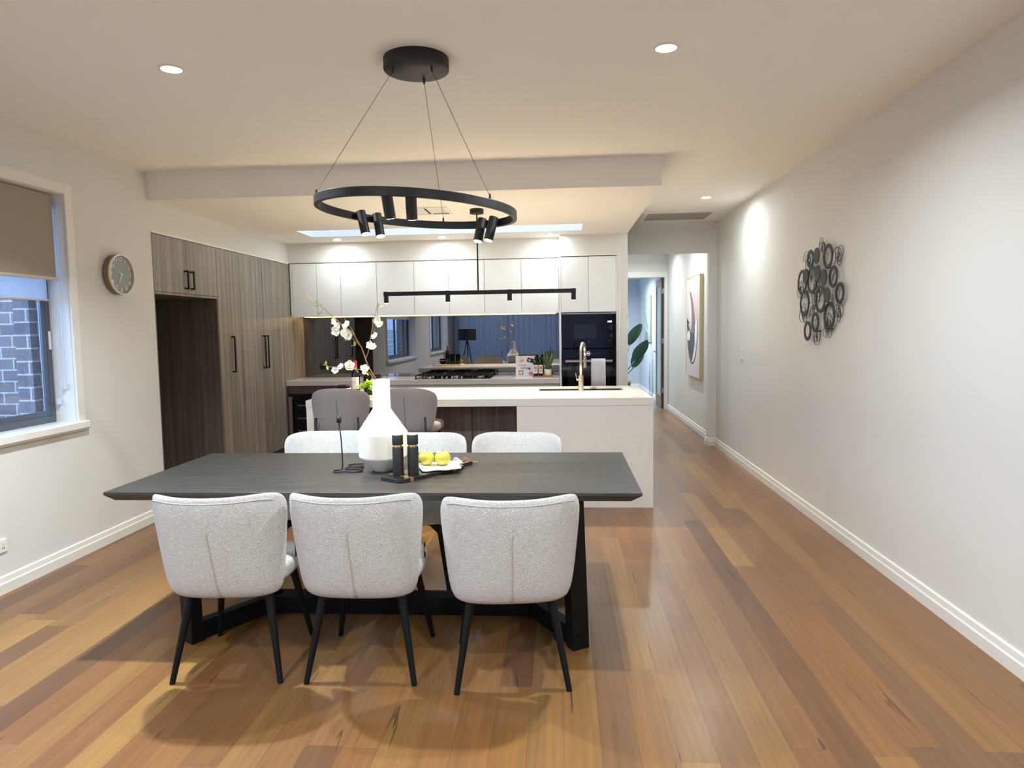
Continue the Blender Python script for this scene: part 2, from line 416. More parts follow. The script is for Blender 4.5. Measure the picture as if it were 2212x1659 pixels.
    jy = math_('ABSOLUTE', math_('SUBTRACT', fy, vb=0.5)); jy = math_('GREATER_THAN', jy, vb=0.5 - 0.0010 / BL)
    j = math_('MAXIMUM', jx, jy); jm = math_('MULTIPLY', j, vb=-0.40); jm = math_('ADD', jm, vb=1.0)
    ff = math_('MULTIPLY', ff, jm)
    vm = N.new('ShaderNodeVectorMath'); vm.operation = 'SCALE'; L.new(ramp.outputs['Color'], vm.inputs[0]); L.new(ff, vm.inputs['Scale'])
    L.new(vm.outputs[0], b.inputs['Base Color'])
    b.inputs['Roughness'].default_value = 0.40
    b.inputs['Specular IOR Level'].default_value = 0.4
    b.inputs['Coat Weight'].default_value = 0.30; b.inputs['Coat Roughness'].default_value = 0.24
    bp = N.new('ShaderNodeBump'); bp.inputs['Strength'].default_value = 0.06; bp.inputs['Distance'].default_value = 0.002
    L.new(ff, bp.inputs['Height']); L.new(bp.outputs['Normal'], b.inputs['Normal'])
    return m
M_FLOOR = floor_mat()

def stone_mat():
    m, nt, b = new_mat('veined_white_stone')
    N = nt.nodes; L = nt.links
    tc = N.new('ShaderNodeTexCoord')
    n = N.new('ShaderNodeTexNoise'); n.inputs['Scale'].default_value = 3.2; n.inputs['Detail'].default_value = 9; n.inputs['Roughness'].default_value = 0.66; n.inputs['Distortion'].default_value = 0.9
    L.new(tc.outputs['Object'], n.inputs['Vector'])
    r = N.new('ShaderNodeValToRGB'); e = r.color_ramp.elements
    base = lin((226, 221, 214)); e[0].position = 0.0; e[0].color = base; e[1].position = 1.0; e[1].color = base
    for p, c in ((0.495, (226, 221, 214)), (0.5, (204, 199, 194)), (0.505, (226, 221, 214))):
        k = e.new(p); k.color = lin(c)
    L.new(n.outputs['Fac'], r.inputs['Fac'])
    n2 = N.new('ShaderNodeTexNoise'); n2.inputs['Scale'].default_value = 1.3; L.new(tc.outputs['Object'], n2.inputs['Vector'])
    mr = N.new('ShaderNodeMapRange'); mr.inputs['From Min'].default_value = 0.54; mr.inputs['From Max'].default_value = 0.64; L.new(n2.outputs['Fac'], mr.inputs['Value'])
    mx = N.new('ShaderNodeMix'); mx.data_type = 'RGBA'; mx.inputs[6].default_value = base; L.new(mr.outputs['Result'], mx.inputs[0]); L.new(r.outputs['Color'], mx.inputs[7])
    L.new(mx.outputs[2], b.inputs['Base Color'])
    b.inputs['Roughness'].default_value = 0.14
    return m
M_STONE = stone_mat()

def glass_mat(name, tint, refl=0.08, rough=0.0):
    m = bpy.data.materials.new(name); m.use_nodes = True; nt = m.node_tree; nt.nodes.clear()
    out = nt.nodes.new('ShaderNodeOutputMaterial'); mx = nt.nodes.new('ShaderNodeMixShader')
    tr = nt.nodes.new('ShaderNodeBsdfTransparent'); tr.inputs[0].default_value = tint
    gl = nt.nodes.new('ShaderNodeBsdfGlossy'); gl.inputs['Roughness'].default_value = rough
    lw = nt.nodes.new('ShaderNodeLayerWeight'); lw.inputs['Blend'].default_value = 0.5
    pw = nt.nodes.new('ShaderNodeMath'); pw.operation = 'POWER'; pw.inputs[1].default_value = 5.0; nt.links.new(lw.outputs['Facing'], pw.inputs[0])
    fr = nt.nodes.new('ShaderNodeMath'); fr.operation = 'MULTIPLY_ADD'; fr.inputs[1].default_value = 0.9; fr.inputs[2].default_value = refl * .5; nt.links.new(pw.outputs[0], fr.inputs[0])
    nt.links.new(fr.outputs[0], mx.inputs[0]); nt.links.new(tr.outputs[0], mx.inputs[1]); nt.links.new(gl.outputs[0], mx.inputs[2]); nt.links.new(mx.outputs[0], out.inputs[0])
    return m
M_GLASS = glass_mat('window_glass', (0.92, 0.95, 0.97, 1))
M_SMOKE = glass_mat('smoked_glass', (0.30, 0.30, 0.33, 1))
M_CLEARG = glass_mat('clear_glass', (0.86, 0.88, 0.9, 1))

def veil_mat(name, col, transp, transl):
    m = bpy.data.materials.new(name); m.use_nodes = True; nt = m.node_tree; nt.nodes.clear()
    out = nt.nodes.new('ShaderNodeOutputMaterial')
    tr = nt.nodes.new('ShaderNodeBsdfTransparent'); df = nt.nodes.new('ShaderNodeBsdfDiffuse'); tl = nt.nodes.new('ShaderNodeBsdfTranslucent')
    df.inputs[0].default_value = col; tl.inputs[0].default_value = col
    nz = nt.nodes.new('ShaderNodeTexNoise'); nz.inputs['Scale'].default_value = 60
    m1 = nt.nodes.new('ShaderNodeMixShader'); m1.inputs[0].default_value = transl
    nt.links.new(df.outputs[0], m1.inputs[1]); nt.links.new(tl.outputs[0], m1.inputs[2])
    mr = nt.nodes.new('ShaderNodeMapRange'); mr.inputs['To Min'].default_value = transp * 0.85; mr.inputs['To Max'].default_value = min(1, transp * 1.15); nt.links.new(nz.outputs['Fac'], mr.inputs['Value'])
    m2 = nt.nodes.new('ShaderNodeMixShader'); nt.links.new(mr.outputs[0], m2.inputs[0])
    nt.links.new(m1.outputs[0], m2.inputs[1]); nt.links.new(tr.outputs[0], m2.inputs[2]); nt.links.new(m2.outputs[0], out.inputs[0])
    return m
M_SHEER = veil_mat('sheer_blind_fabric', (0.62, 0.66, 0.72, 1), 0.32, 0.6)
M_CURTAIN = veil_mat('sheer_grey_curtain', (0.22, 0.225, 0.25, 1), 0.03, 0.5)

def mirror_mat():
    m, nt, b = new_mat('smoked_mirror_glass')
    b.inputs['Base Color'].default_value = (0.25, 0.25, 0.26, 1); b.inputs['Metallic'].default_value = 1.0; b.inputs['Roughness'].default_value = 0.0
    return m
M_MIRROR = mirror_mat()

def brick_mat(name, c1, c2, scale=1.0):
    m, nt, b = new_mat(name)
    N = nt.nodes; L = nt.links
    tc = N.new('ShaderNodeTexCoord'); sp = N.new('ShaderNodeSeparateXYZ'); L.new(tc.outputs['Object'], sp.inputs[0])
    ad = N.new('ShaderNodeMath'); ad.operation = 'ADD'; L.new(sp.outputs['X'], ad.inputs[0]); L.new(sp.outputs['Y'], ad.inputs[1])
    cb = N.new('ShaderNodeCombineXYZ'); L.new(ad.outputs[0], cb.inputs[0]); L.new(sp.outputs['Z'], cb.inputs[1])
    br = N.new('ShaderNodeTexBrick'); br.inputs['Scale'].default_value = 1.0
    br.inputs['Brick Width'].default_value = 0.19 * scale; br.inputs['Row Height'].default_value = 0.0868 * scale; br.inputs['Mortar Size'].default_value = 0.006
    br.inputs['Color1'].default_value = lin(c1); br.inputs['Color2'].default_value = lin(c2); br.inputs['Mortar'].default_value = lin((222, 214, 204))
    L.new(cb.outputs[0], br.inputs['Vector'])
    nz = N.new('ShaderNodeTexNoise'); nz.inputs['Scale'].default_value = 70; nz.inputs['Detail'].default_value = 4; L.new(tc.outputs['Object'], nz.inputs['Vector'])
    mr = N.new('ShaderNodeMapRange'); mr.inputs['From Min'].default_value = 0.3; mr.inputs['From Max'].default_value = 0.6; mr.inputs['To Min'].default_value = 0.7; mr.inputs['To Max'].default_value = 1.0; L.new(nz.outputs['Fac'], mr.inputs['Value'])
    vm = N.new('ShaderNodeVectorMath'); vm.operation = 'SCALE'; L.new(br.outputs['Color'], vm.inputs[0]); L.new(mr.outputs['Result'], vm.inputs['Scale'])
    L.new(vm.outputs[0], b.inputs['Base Color']); b.inputs['Roughness'].default_value = 0.85
    bp = N.new('ShaderNodeBump'); bp.inputs['Strength'].default_value = 0.4; bp.inputs['Distance'].default_value = 0.006; L.new(br.outputs['Fac'], bp.inputs['Height']); bp.invert = True; L.new(bp.outputs['Normal'], b.inputs['Normal'])
    return m
M_BRICK = brick_mat('pale_brown_brick', (176, 160, 152), (138, 126, 124))
M_BRICK2 = brick_mat('darker_brown_brick', (160, 150, 150), (130, 124, 130), 1.0)

# ------------------------------------------------------------------ room dimensions
XL, XR, HC, HK = -3.204, 1.895, 2.727, 2.512
YB, YR = 5.309, -2.80          # bulkhead face, rear wall
YN, YM = 8.60, 8.53            # hall opening wall, splashback plane
KX = 0.76                      # kitchen right wall face
YT, YO, YH = 7.90, 8.115, 12.44

# ---- floor
MB().box(-3.95, 1.99, YR - .3, YH, -0.08, 0.0).build('floor', M_FLOOR)['kind'] = 'structure'
MB().box(-1.2, 1.99, YH, 17.0, -0.08, -0.0).build('floor_far_room', M_TILE)['kind'] = 'structure'

# ---- ceiling (main sheet, lower kitchen ceiling with skylight shaft)
SX0, SX1, SY0, SY1 = -2.72, 0.24, 7.12, 7.60
c = MB()
c.box(XL - .25, XR + .1, YR - .2, YB, HC, HC + .1)                      # dining
c.box(KX, XR + .1, YB, YN + .05, HC, HC + .1)                          # beside the kitchen
c.box(XL - .65, KX, YB, SY0, HK, HC + .1)                              # lowered kitchen ceiling
c.box(XL - .65, SX0, SY0, SY1, HK, HC + .1)
c.box(SX1, KX, SY0, SY1, HK, HC + .1)
c.box(XL - .65, KX, SY1, YM + .1, HK, HC + .1)
c.box(KX, XR + .1, YN + .05, YH + .1, HC, HC + .1)                      # hall
c.box(-1.2, XR + .1, YH + .1, 17.0, 2.60, HC + .1)                      # far room
# shaft sides
c.box(SX0 - .05, SX0, SY0, SY1, HC + .1, 3.15)
c.box(SX1, SX1 + .05, SY0, SY1, HC + .1, 3.15)
c.box(SX0 - .05, SX1 + .05, SY0 - .05, SY0, HC + .1, 3.15)
c.box(SX0 - .05, SX1 + .05, SY1, SY1 + .05, HC + .1, 3.15)
struct(c, 'ceiling', M_CEIL)
w = struct(MB().box(SX0 - .05, SX1 + .05, SY0 - .05, SY1 + .05, 3.15, 3.158), 'window_3', M_GLASS)

# ---- windows in the left wall
WINS = [(1.87, 4.36), (-2.29, 0.07)]
WZ0, WZ1 = 0.902, 2.382
TH = 0.22
l = MB()
ys = [YR - .2, WINS[1][0], WINS[1][1], WINS[0][0], WINS[0][1], 5.33]
for a, b in ((ys[0], ys[1]), (ys[2], ys[3]), (ys[4], ys[5])):
    l.box(XL - TH, XL, a, b, 0, HC)
for a, b in WINS:
    l.box(XL - TH, XL, a, b, 0, WZ0 - .021); l.box(XL - TH, XL, a, b, WZ1, HC)
l.box(XL - .67, XL, 5.33, YO, 2.287, HK + .05)                       # over the tall cabinets
l.box(XL - .67, XL - TH, 5.26, 5.33, 0, HC)
l.box(XL - .75, XL - .67, 5.26, YM + .1, 0, HK + .05)
struct(l, 'wall_left', M_WALL)
# ---- right wall, rear wall
struct(MB().box(XR, XR + .1, YR - .2, YH + .1, 0, HC + .05), 'wall_right', M_WALL)
r = MB()
r.box(XL - .2, -2.95, YR - .2, YR, 0, HC); r.box(1.3, XR + .1, YR - .2, YR, 0, HC); r.box(-2.95, 1.3, YR - .2, YR, 2.4, HC)
struct(r, 'wall_rear', M_WALL)
# ---- back wall of the kitchen, soffits, tower surround, nib and header
b = MB()
b.box(XL - .67, KX, YM + .006, YM + .1, 0, HK + .05)
b.box(XL - .67, 0.0, YO + .002, YM + .006, 2.290, HK + .05)              # soffit over overheads
b.box(XL, 0.0, YO - .004, YO + .02, 2.283, 2.300)                        # shadow-line strip
b.box(0.0, 0.655, YT, YM + .006, 2.290, HK + .05)                           # soffit over the tower
b.box(0.655, KX, YT, YH, 0, HC + .05)                                    # pier right of the ovens, hall left wall
b.box(KX, XR, YN, YN + .09, 2.351, HC + .02)                             # header
b.box(1.795, XR, YN, YN + .09, 0, 2.351)                                 # nib
struct(b, 'wall_back', M_WALL)
t = MB(); t.box(0.0, 0.672, YT - .006, YT + .02, 2.272, 2.290); t.box(0.655, 0.672, YT - .006, YT + .02, 0.0, 2.272)
struct(t, 'trim_1', M_TRIM)
# ---- hall end wall with door opening, far room
h = MB()
h.box(KX, 1.02, YH, YH + .1, 0, HC + .02); h.box(1.02, 1.848, YH, YH + .1, 2.342, HC + .02); h.box(1.848, XR, YH, YH + .1, 0, HC + .02)
struct(h, 'wall_hall', M_WALL)
fr = MB()
fr.box(XR, XR + .1, YH + .1, 17.0, 0, 2.62)
fr.box(-1.2, XR + .1, 16.85, 17.0, 0, 2.62)
fr.box(-1.3, -1.2, YH, 14.6, 0, 2.62); fr.box(-1.3, -1.2, 16.0, 17.0, 0, 2.62); fr.box(-1.3, -1.2, 14.6, 16.0, 2.1, 2.62); fr.box(-1.3, -1.2, 14.6, 16.0, 0, 0.9)
fr.box(-1.3, KX, YH + .02, YH + .1, 0, 2.62)
struct(fr, 'wall_far_room', M_FARWALL)
a = MB()
a.box(1.848, 1.893, YH - .018, YH, 0, 2.342); a.box(0.93, 1.893, YH - .018, YH, 2.342, 2.436); a.box(0.93, 1.02, YH - .018, YH, 0, 2.342)
a.box(1.838, 1.848, YH - .018, YH + .1, 0, 2.332); a.box(1.02, 1.848, YH - .018, YH + .1, 2.332, 2.342)
struct(a, 'trim_2', M_TRIM, bevel=.003)

# ---- baseboards
BP = [(0, 0), (.018, 0), (.018, .058), (.013, .066), (.010, .094), (.004, .1), (0, .1)]
def base_run(name, p0, p1, nrm):
    p0 = Vector(p0); p1 = Vector(p1); n = Vector(nrm); m = MB(); k = len(BP)
    vs = [p0 + n * a + Vector((0, 0, z)) for a, z in BP] + [p1 + n * a + Vector((0, 0, z)) for a, z in BP]
    fs = [tuple(range(k)), tuple(range(k, 2 * k))] + [(i, (i + 1) % k, k + (i + 1) % k, k + i) for i in range(k)]
    m.add(vs, fs)
    return m
def joinmb(*ms):
    m = MB()
    for q in ms: m.add(q.v, q.f)
    return m
struct(base_run('b', (XL, YR, 0), (XL, 5.33, 0), (1, 0, 0)), 'baseboard_left', M_TRIM)
struct(joinmb(base_run('b', (XR, YR, 0), (XR, YN - .018, 0), (-1, 0, 0)), base_run('b', (XR, YN, 0), (1.777, YN, 0), (0, -1, 0)),
              base_run('b', (1.795, YN - .018, 0), (1.795, YN + .108, 0), (-1, 0, 0)), base_run('b', (XR, YN + .108, 0), (XR, YH, 0), (-1, 0, 0))), 'baseboard_right', M_TRIM)
struct(joinmb(base_run('b', (XR, YH + .1, 0), (XR, 16.85, 0), (-1, 0, 0)), base_run('b', (-1.2, 16.85, 0), (XR, 16.85, 0), (0, -1, 0))), 'baseboard_far_room', M_TRIM)
struct(joinmb(base_run('b', (XL, YR, 0), (-2.95, YR, 0), (0, 1, 0)), base_run('b', (1.3, YR, 0), (XR, YR, 0), (0, 1, 0))), 'baseboard_rear', M_TRIM)

# ---- windows
def window(n, y0, y1):
    fx0, fx1 = XL - .175, XL - .135
    o = struct(MB().box(fx0, fx1, y0, y1, WZ0, WZ0 + .045).box(fx0, fx1, y0, y1, WZ1 - .045, WZ1).box(fx0, fx1, y0, y0 + .04, WZ0 + .045, WZ1 - .045).box(fx0, fx1, y1 - .04, y1, WZ0 + .045, WZ1 - .045), 'window_%d' % n, M_ALU, bevel=.003)
    ym = (y0 + y1) / 2
    s = MB()
    for a, b_, x0 in ((y0 + .04, ym + .02, fx0 + .002), (ym - .02, y1 - .04, fx0 + .018)):
        s.box(x0, x0 + .018, a, a + .035, WZ0 + .045, WZ1 - .045); s.box(x0, x0 + .018, b_ - .035, b_, WZ0 + .045, WZ1 - .045)
        s.box(x0, x0 + .018, a + .035, b_ - .035, WZ0 + .045, WZ0 + .08); s.box(x0, x0 + .018, a + .035, b_ - .035, WZ1 - .08, WZ1 - .045)
    s.build('sash', M_ALU, o, bevel=.002)
    MB().box(fx0 + .009, fx0 + .013, y0 + .07, ym, WZ0 + .075, WZ1 - .075).box(fx0 + .025, fx0 + .029, ym, y1 - .07, WZ0 + .075, WZ1 - .075).build('glass', M_GLASS, o)
    MB().box(fx1, fx1 + .012, y1 - .033, y1 - .018, 1.38, 1.50).build('latch', M_TRIM, o, bevel=.003)
    a = MB()
    A = .07
    a.box(XL, XL + .018, y0 - A, y0, WZ0 - .005, WZ1 + A); a.box(XL, XL + .018, y1, y1 + A, WZ0 - .005, WZ1 + A); a.box(XL, XL + .018, y0, y1, WZ1, WZ1 + A)
    a.build('architrave', M_TRIM, o, bevel=.004)
    si = MB().prism([(XL - .135, WZ0), (XL - .135, WZ0 - .02), (XL + .001, WZ0 - .02), (XL + .001, WZ0 - .07), (XL + .03, WZ0 - .07), (XL + .045, WZ0 - .05), (XL + .045, WZ0 - .006), (XL + .03, WZ0)], y0 - A - .01, y1 + A + .01, lambda a_, b_, h_: (a_, h_, b_))
    # keep the inner shelf between the jambs
    si = MB(); si.box(XL - .135, XL + .001, y0, y1, WZ0 - .02, WZ0)
    si.prism([(XL + .0005, WZ0 - .065), (XL + .022, WZ0 - .065), (XL + .045, WZ0 - .045), (XL + .045, WZ0 - .006), (XL + .036, WZ0), (XL + .0005, WZ0)], y0 - A - .005, y1 + A + .005, lambda a_, b_, h_: (a_, h_, b_))
    si.build('sill', M_TRIM, o, bevel=.002)
    ln = MB(); ln.box(XL - .135, XL, y0, y0 + .004, WZ0, WZ1); ln.box(XL - .135, XL, y1 - .004, y1, WZ0, WZ1); ln.box(XL - .135, XL, y0, y1, WZ1 - .004, WZ1)
    ln.build('reveal_lining', M_TRIM, o)
    return o
window(1, *WINS[0]); window(2, *WINS[1])
# rear sliding door behind the curtain
d1 = struct(MB().box(-2.95, 1.3, YR - .12, YR - .06, 0, .06).box(-2.95, 1.3, YR - .12, YR - .06, 2.34, 2.4).box(-2.95, -2.89, YR - .12, YR - .06, .06, 2.34).box(1.24, 1.3, YR - .12, YR - .06, .06, 2.34).box(-1.54, -1.48, YR - .12, YR - .06, .06, 2.34).box(-.12, -.06, YR - .12, YR - .06, .06, 2.34), 'door_1', M_ALU)
MB().box(-2.89, 1.24, YR - .093, YR - .087, .06, 2.34).build('glass', M_GLASS, d1)

# ---- hall door leaf (opened into the far room)
DW = 0.82
d2 = bpy.data.objects.new('door_2', None); COL.objects.link(d2); d2['kind'] = 'structure'
d2.location = (1.838, YH + .1, 0); d2.rotation_euler = (0, 0, math.radians(-0.5))
# local: leaf runs along +Y from the hinge, thickness towards -X
s = MB(); T = .038
s.box(-T, 0, .03, .15, .005, 2.325); s.box(-T, 0, DW - .11, DW, .005, 2.325); s.box(-T, 0, .15, DW - .11, .005, .22); s.box(-T, 0, .15, DW - .11, 2.19, 2.325)
s.build('frame', M_DOORWOOD, d2, bevel=.003)
MB().box(-T, 0, 0.018, .03, .005, 2.325).build('hinge_edge', M_DOOREDGE, d2)
MB().box(-.024, -.014, .15, DW - .11, .22, 2.19).build('frosted_pane', mat('frosted_pane_glass', (176, 196, 200), 0.35, noise=0.03), d2)
hm = MB()
for z in (.28, 1.17, 2.05): hm.cyl((-.0, .012, z), (-.0, .012, z + .09), .008, seg=12).box(-.03, 0, .014, .018, z, z + .09)
hm.build('hinge', M_STEEL, d2)
MB().cyl((-T, DW - .05, 1.0), (-T - .045, DW - .05, 1.0), .009, seg=14).cyl((-T - .04, DW - .05, 1.0), (-T - .04, DW - .16, 1.0), .008, seg=14).cyl((-T, DW - .05, 1.0), (-T - .008, DW - .05, 1.0), .026, seg=20).build('handle', M_CHROME, d2)

# ---- exterior seen through the windows
tag(MB().box(-5.2, XL - .68, 5.0, 5.25, -.3, 3.4).build('brick_return_wall', M_BRICK), 'pale brick wall of the same house seen through the left window', 'brick wall')
ex = MB()
for a_, b_ in ((-4.0, WINS[1][0]), (WINS[1][1], WINS[0][0]), (WINS[0][1] + .012, 4.995)): ex.box(XL - .40, XL - .29, a_, b_, -.3, 3.2)
for a_, b_ in WINS: ex.box(XL - .40, XL - .29, a_, b_ + .012, -.3, WZ0 - .06); ex.box(XL - .40, XL - .29, a_, b_ + .012, WZ1 + .02, 3.2)
struct(ex, 'wall_outside', M_BRICK2)
f = thing('boundary_fence', 'pale horizontal slat fence outside the left window', 'fence', (-5.6, 2.0, -.3))
fm = MB()
for k in range(11): fm.box(-.02, .02, -9.0, 4.5, .05 + k * .16, .19 + k * .16)
fm.build('slat', M_FENCE, f)
for y_ in (-9.0, -2.4, 4.3): MB().box(-.06, -.02, y_, y_ + .1, 0, 1.9).build('post', M_FENCE, f)
struct(MB().box(-12, XL - .40, -12, 5.0, -.36, -.30), 'ground', mat('outside_concrete', (150, 148, 142), .9, noise=.1))

# ---- roller blinds
def blind(name, label, x, y0, y1, z0, fabric, rail_r, chain_y):
    r0 = thing(name, label, 'blind', (x, (y0 + y1) / 2, WZ1 - .045))
    off = r0.location
    MB().cyl((x - .018, y0, WZ1 - .024), (x - .018, y1, WZ1 - .024), .016, seg=16).build('roller', M_RAIL, r0, off=off)
    MB().box(x - .0006, x + .0006, y0 + .005, y1 - .005, z0, WZ1 - .018).build('fabric', fabric, r0, off=off)
    MB().cyl((x, y0, z0), (x, y1, z0), rail_r, seg=14).build('bottom_rail', M_RAIL, r0, off=off)
    cm = MB()
    zc = chain_y[1]
    cm.tube([(x + .004, chain_y[0], WZ1 - .04), (x + .004, chain_y[0], zc + .02), (x + .004, chain_y[0] + .006, zc), (x + .004, chain_y[0] + .014, zc + .02), (x + .004, chain_y[0] + .014, WZ1 - .04)], .0016, 6)
    cm.build('cord_loop', M_CHAIN, r0, off=off)
    MB().box(x - .004, x + .012, chain_y[0] - .004, chain_y[0] + .018, zc - .02, zc + .015).build('cord_weight', M_CHAIN, r0, off=off)
    return r0
blind('blockout_blind', 'taupe blockout roller blind lowered over upper part of the left window', XL - .045, 1.90, 4.325, 1.836, M_BLIND, .011, (4.335, 1.14))
blind('sheer_blind', 'translucent white sheer roller blind hanging just behind the taupe blind', XL - .095, 1.90, 4.30, 1.70, M_SHEER, .007, (4.328, 1.04))

# ---- curtain and floor lamp at the rear (seen in the splashback)
cur = thing('sheer_curtain', 'full-width pleated grey sheer curtain at the rear glass doors, seen mirrored', 'curtain', (-.8, YR + .12, 0))
cm = MB(); vs = []; fs = []; nx = 420
for i in range(nx + 1):
    x = -3.12 + 4.98 * i / nx
    ph = x * 46 + 1.3 * math.sin(x * 3.1)
    yy = YR + .12 + .035 * math.sin(ph) + .012 * math.sin(ph * .37)
    vs += [(x, yy, .02), (x, yy * 1.0, 2.62)]
for i in range(nx): fs.append((2 * i, 2 * i + 2, 2 * i + 3, 2 * i + 1))
cm.add(vs, fs, True); cm.build('curtain_fabric', M_CURTAIN, cur, off=cur.location)
MB().box(-3.15, 1.87, YR + .10, YR + .14, 2.62, 2.66).build('curtain_track', M_TRIM, cur, off=cur.location)
fl = thing('floor_lamp', 'dark tripod floor lamp with black drum shade, seen mirrored in the splashback', 'lamp', (-2.56, -2.0, 0))
MB().lathe([(.255, 1.17), (.25, 1.48)], seg=40).lathe([(.252, 1.17), (.247, 1.48)], seg=40).build('lamp_shade', M_SHADE, fl)
for k in range(3):
    an = 2 * PI * k / 3 + .5
    MB().cyl((.02 * math.cos(an), .02 * math.sin(an), 1.15), (.27 * math.cos(an), .27 * math.sin(an), 0.0), .016, .012, seg=12).build('leg', M_DKWOOD, fl)
MB().cyl((0, 0, 1.08), (0, 0, 1.4), .02, seg=16).build('stem', M_BLACK, fl)

# ------------------------------------------------------------------ tall taupe cabinets on the left
def handle(parent, x, y, z0, z1, off=None, axis='x'):
    """slim black bar pull standing proud of a face looking towards +x"""
    m = MB()
    m.box(x + .026, x + .038, y - .007, y + .007, z0, z1)
    for z in (z0, z1 - .014): m.box(x, x + .028, y - .007, y + .007, z, z + .014)
    return m.build('handle', M_BLACK, parent, off=off)
G = .0024
def cab_door(parent, y0, y1, z0, z1, hy=None, hz=None, m=M_GREYWOOD):
    d = MB().box(XL - .019, XL - .001, y0 + G, y1 - G, z0 + G, z1 - G).build('door', m, parent, off=parent.location)
    if hy is not None:
        h_ = handle(d, XL - .001, hy, hz[0], hz[1], off=parent.location)
    return d
# cabinet over the fridge bay
c1 = thing('fridge_overhead_cabinet', 'two-door taupe woodgrain cabinet above the empty fridge bay', 'cabinet', (XL - .3, 5.85, 1.79))
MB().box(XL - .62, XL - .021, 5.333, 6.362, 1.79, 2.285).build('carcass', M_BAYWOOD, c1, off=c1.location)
MB().box(XL - .021, XL - .001, 5.333, 6.362, 1.792, 1.809).build('lower_edge_panel', M_GREYWOOD, c1, off=c1.location)
cab_door(c1, 5.336, 5.848, 1.811, 2.268, 5.800, (1.85, 2.01)); cab_door(c1, 5.848, 6.362, 1.811, 2.268, 5.895, (1.85, 2.01))
# fridge bay lining
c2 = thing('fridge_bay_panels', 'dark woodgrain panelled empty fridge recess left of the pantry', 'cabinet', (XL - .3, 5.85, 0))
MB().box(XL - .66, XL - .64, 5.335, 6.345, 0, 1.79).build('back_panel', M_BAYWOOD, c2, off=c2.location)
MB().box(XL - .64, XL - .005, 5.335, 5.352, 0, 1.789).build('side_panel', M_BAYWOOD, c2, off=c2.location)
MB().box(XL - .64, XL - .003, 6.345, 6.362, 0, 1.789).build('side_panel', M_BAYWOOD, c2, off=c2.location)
c3 = thing('pantry_cabinet', 'tall single-door taupe woodgrain pantry cabinet beside the fridge recess', 'cabinet', (XL - .3, 6.6, 0))
MB().box(XL - .62, XL - .021, 6.364, 6.836, .13, 2.285).build('carcass', M_BAYWOOD, c3, off=c3.location)
MB().box(XL - .60, XL - .05, 6.364, 6.836, 0, .13).build('kickboard', M_DARKWOOD, c3, off=c3.location)
cab_door(c3, 6.364, 6.838, .134, 2.268, 6.600, (1.085, 1.44))
c4 = thing('pantry_cabinet', 'tall two-door taupe woodgrain pantry cabinet nearest the kitchen bench', 'cabinet', (XL - .3, 7.35, 0))
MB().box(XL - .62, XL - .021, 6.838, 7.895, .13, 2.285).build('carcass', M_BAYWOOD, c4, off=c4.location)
MB().box(XL - .60, XL - .05, 6.838, 7.895, 0, .13).build('kickboard', M_DARKWOOD, c4, off=c4.location)
cab_door(c4, 6.838, 7.346, .134, 2.268, 7.312, (1.085, 1.44)); cab_door(c4, 7.346, 7.898, .134, 2.268, 7.385, (1.085, 1.44))
c5 = MB().box(XL - .62, XL - .001, 7.90, YM, 0.0, 2.285).build('end_panel', M_GREYWOOD)
tag(c5, 'taupe woodgrain filler panel between the pantry and the smoked mirror splashback', 'panel')
struct(MB().box(XL - .02, XL + .006, 5.332, YO, 2.270, 2.287), 'trim_3', M_TRIM)

# ------------------------------------------------------------------ back run
# overheads
ox = [-3.192, -3.168, -2.873, -2.582, -2.149, -1.704, -1.290, -0.874, -0.443, -0.010]
OZ0, OZ1 = 1.645, 2.270
names = ['white overhead cabinet with two narrow doors, leftmost against the woodgrain panel', 'white two-door overhead cabinet, second from the left wall',
         'white two-door overhead cabinet, third from the left wall, above the cooktop', 'white two-door overhead cabinet, rightmost beside the oven tower']
for i in range(4):
    x0, x1, x2 = ox[1 + 2 * i], ox[2 + 2 * i], ox[3 + 2 * i]
    cx0 = ox[0] if i == 0 else x0
    o = thing('overhead_cabinet', names[i], 'cabinet', ((x0 + x2) / 2, 8.3, OZ0), group='white overhead cabinets')
    MB().box(cx0 + .001, x2 - .001, YO + .02, YM, OZ0 + .012, OZ1 + .010).build('carcass', M_WCAB, o, off=o.location)
    for a_, b_ in ((x0, x1), (x1, x2)):
        MB().box(a_ + .0026, b_ - .0026, YO, YO + .018, OZ0, OZ1).build('door', M_WCAB, o, off=o.location, bevel=.0012)
ff = MB().box(ox[0], ox[1], YO, YO + .018, OZ0, OZ1).build('filler_strip', M_WCAB); tag(ff, 'narrow white filler strip between overhead cabinets and the woodgrain panel', 'panel')
# light strip below
st = thing('light_strip', 'warm light strip under the white overhead cabinets', 'light', (-1.6, 8.44, OZ0 + .010))
MB().box(-1.55, 1.55, -.008, .008, -.007, .0).build('diffuser', M_STRIP, st)
lamp('AREA', 'strip_lamp', (0, 0, -.012), P_STRIP, (1.0, .74, .36), st, size=3.08, size_y=.014)
# splashback
sb = MB().box(XL, -.012, YM - .001, YM + .006, .902, OZ0 + .012).build('mirror_splashback', M_MIRROR); tag(sb, 'smoked grey mirror splashback along the back bench', 'splashback')
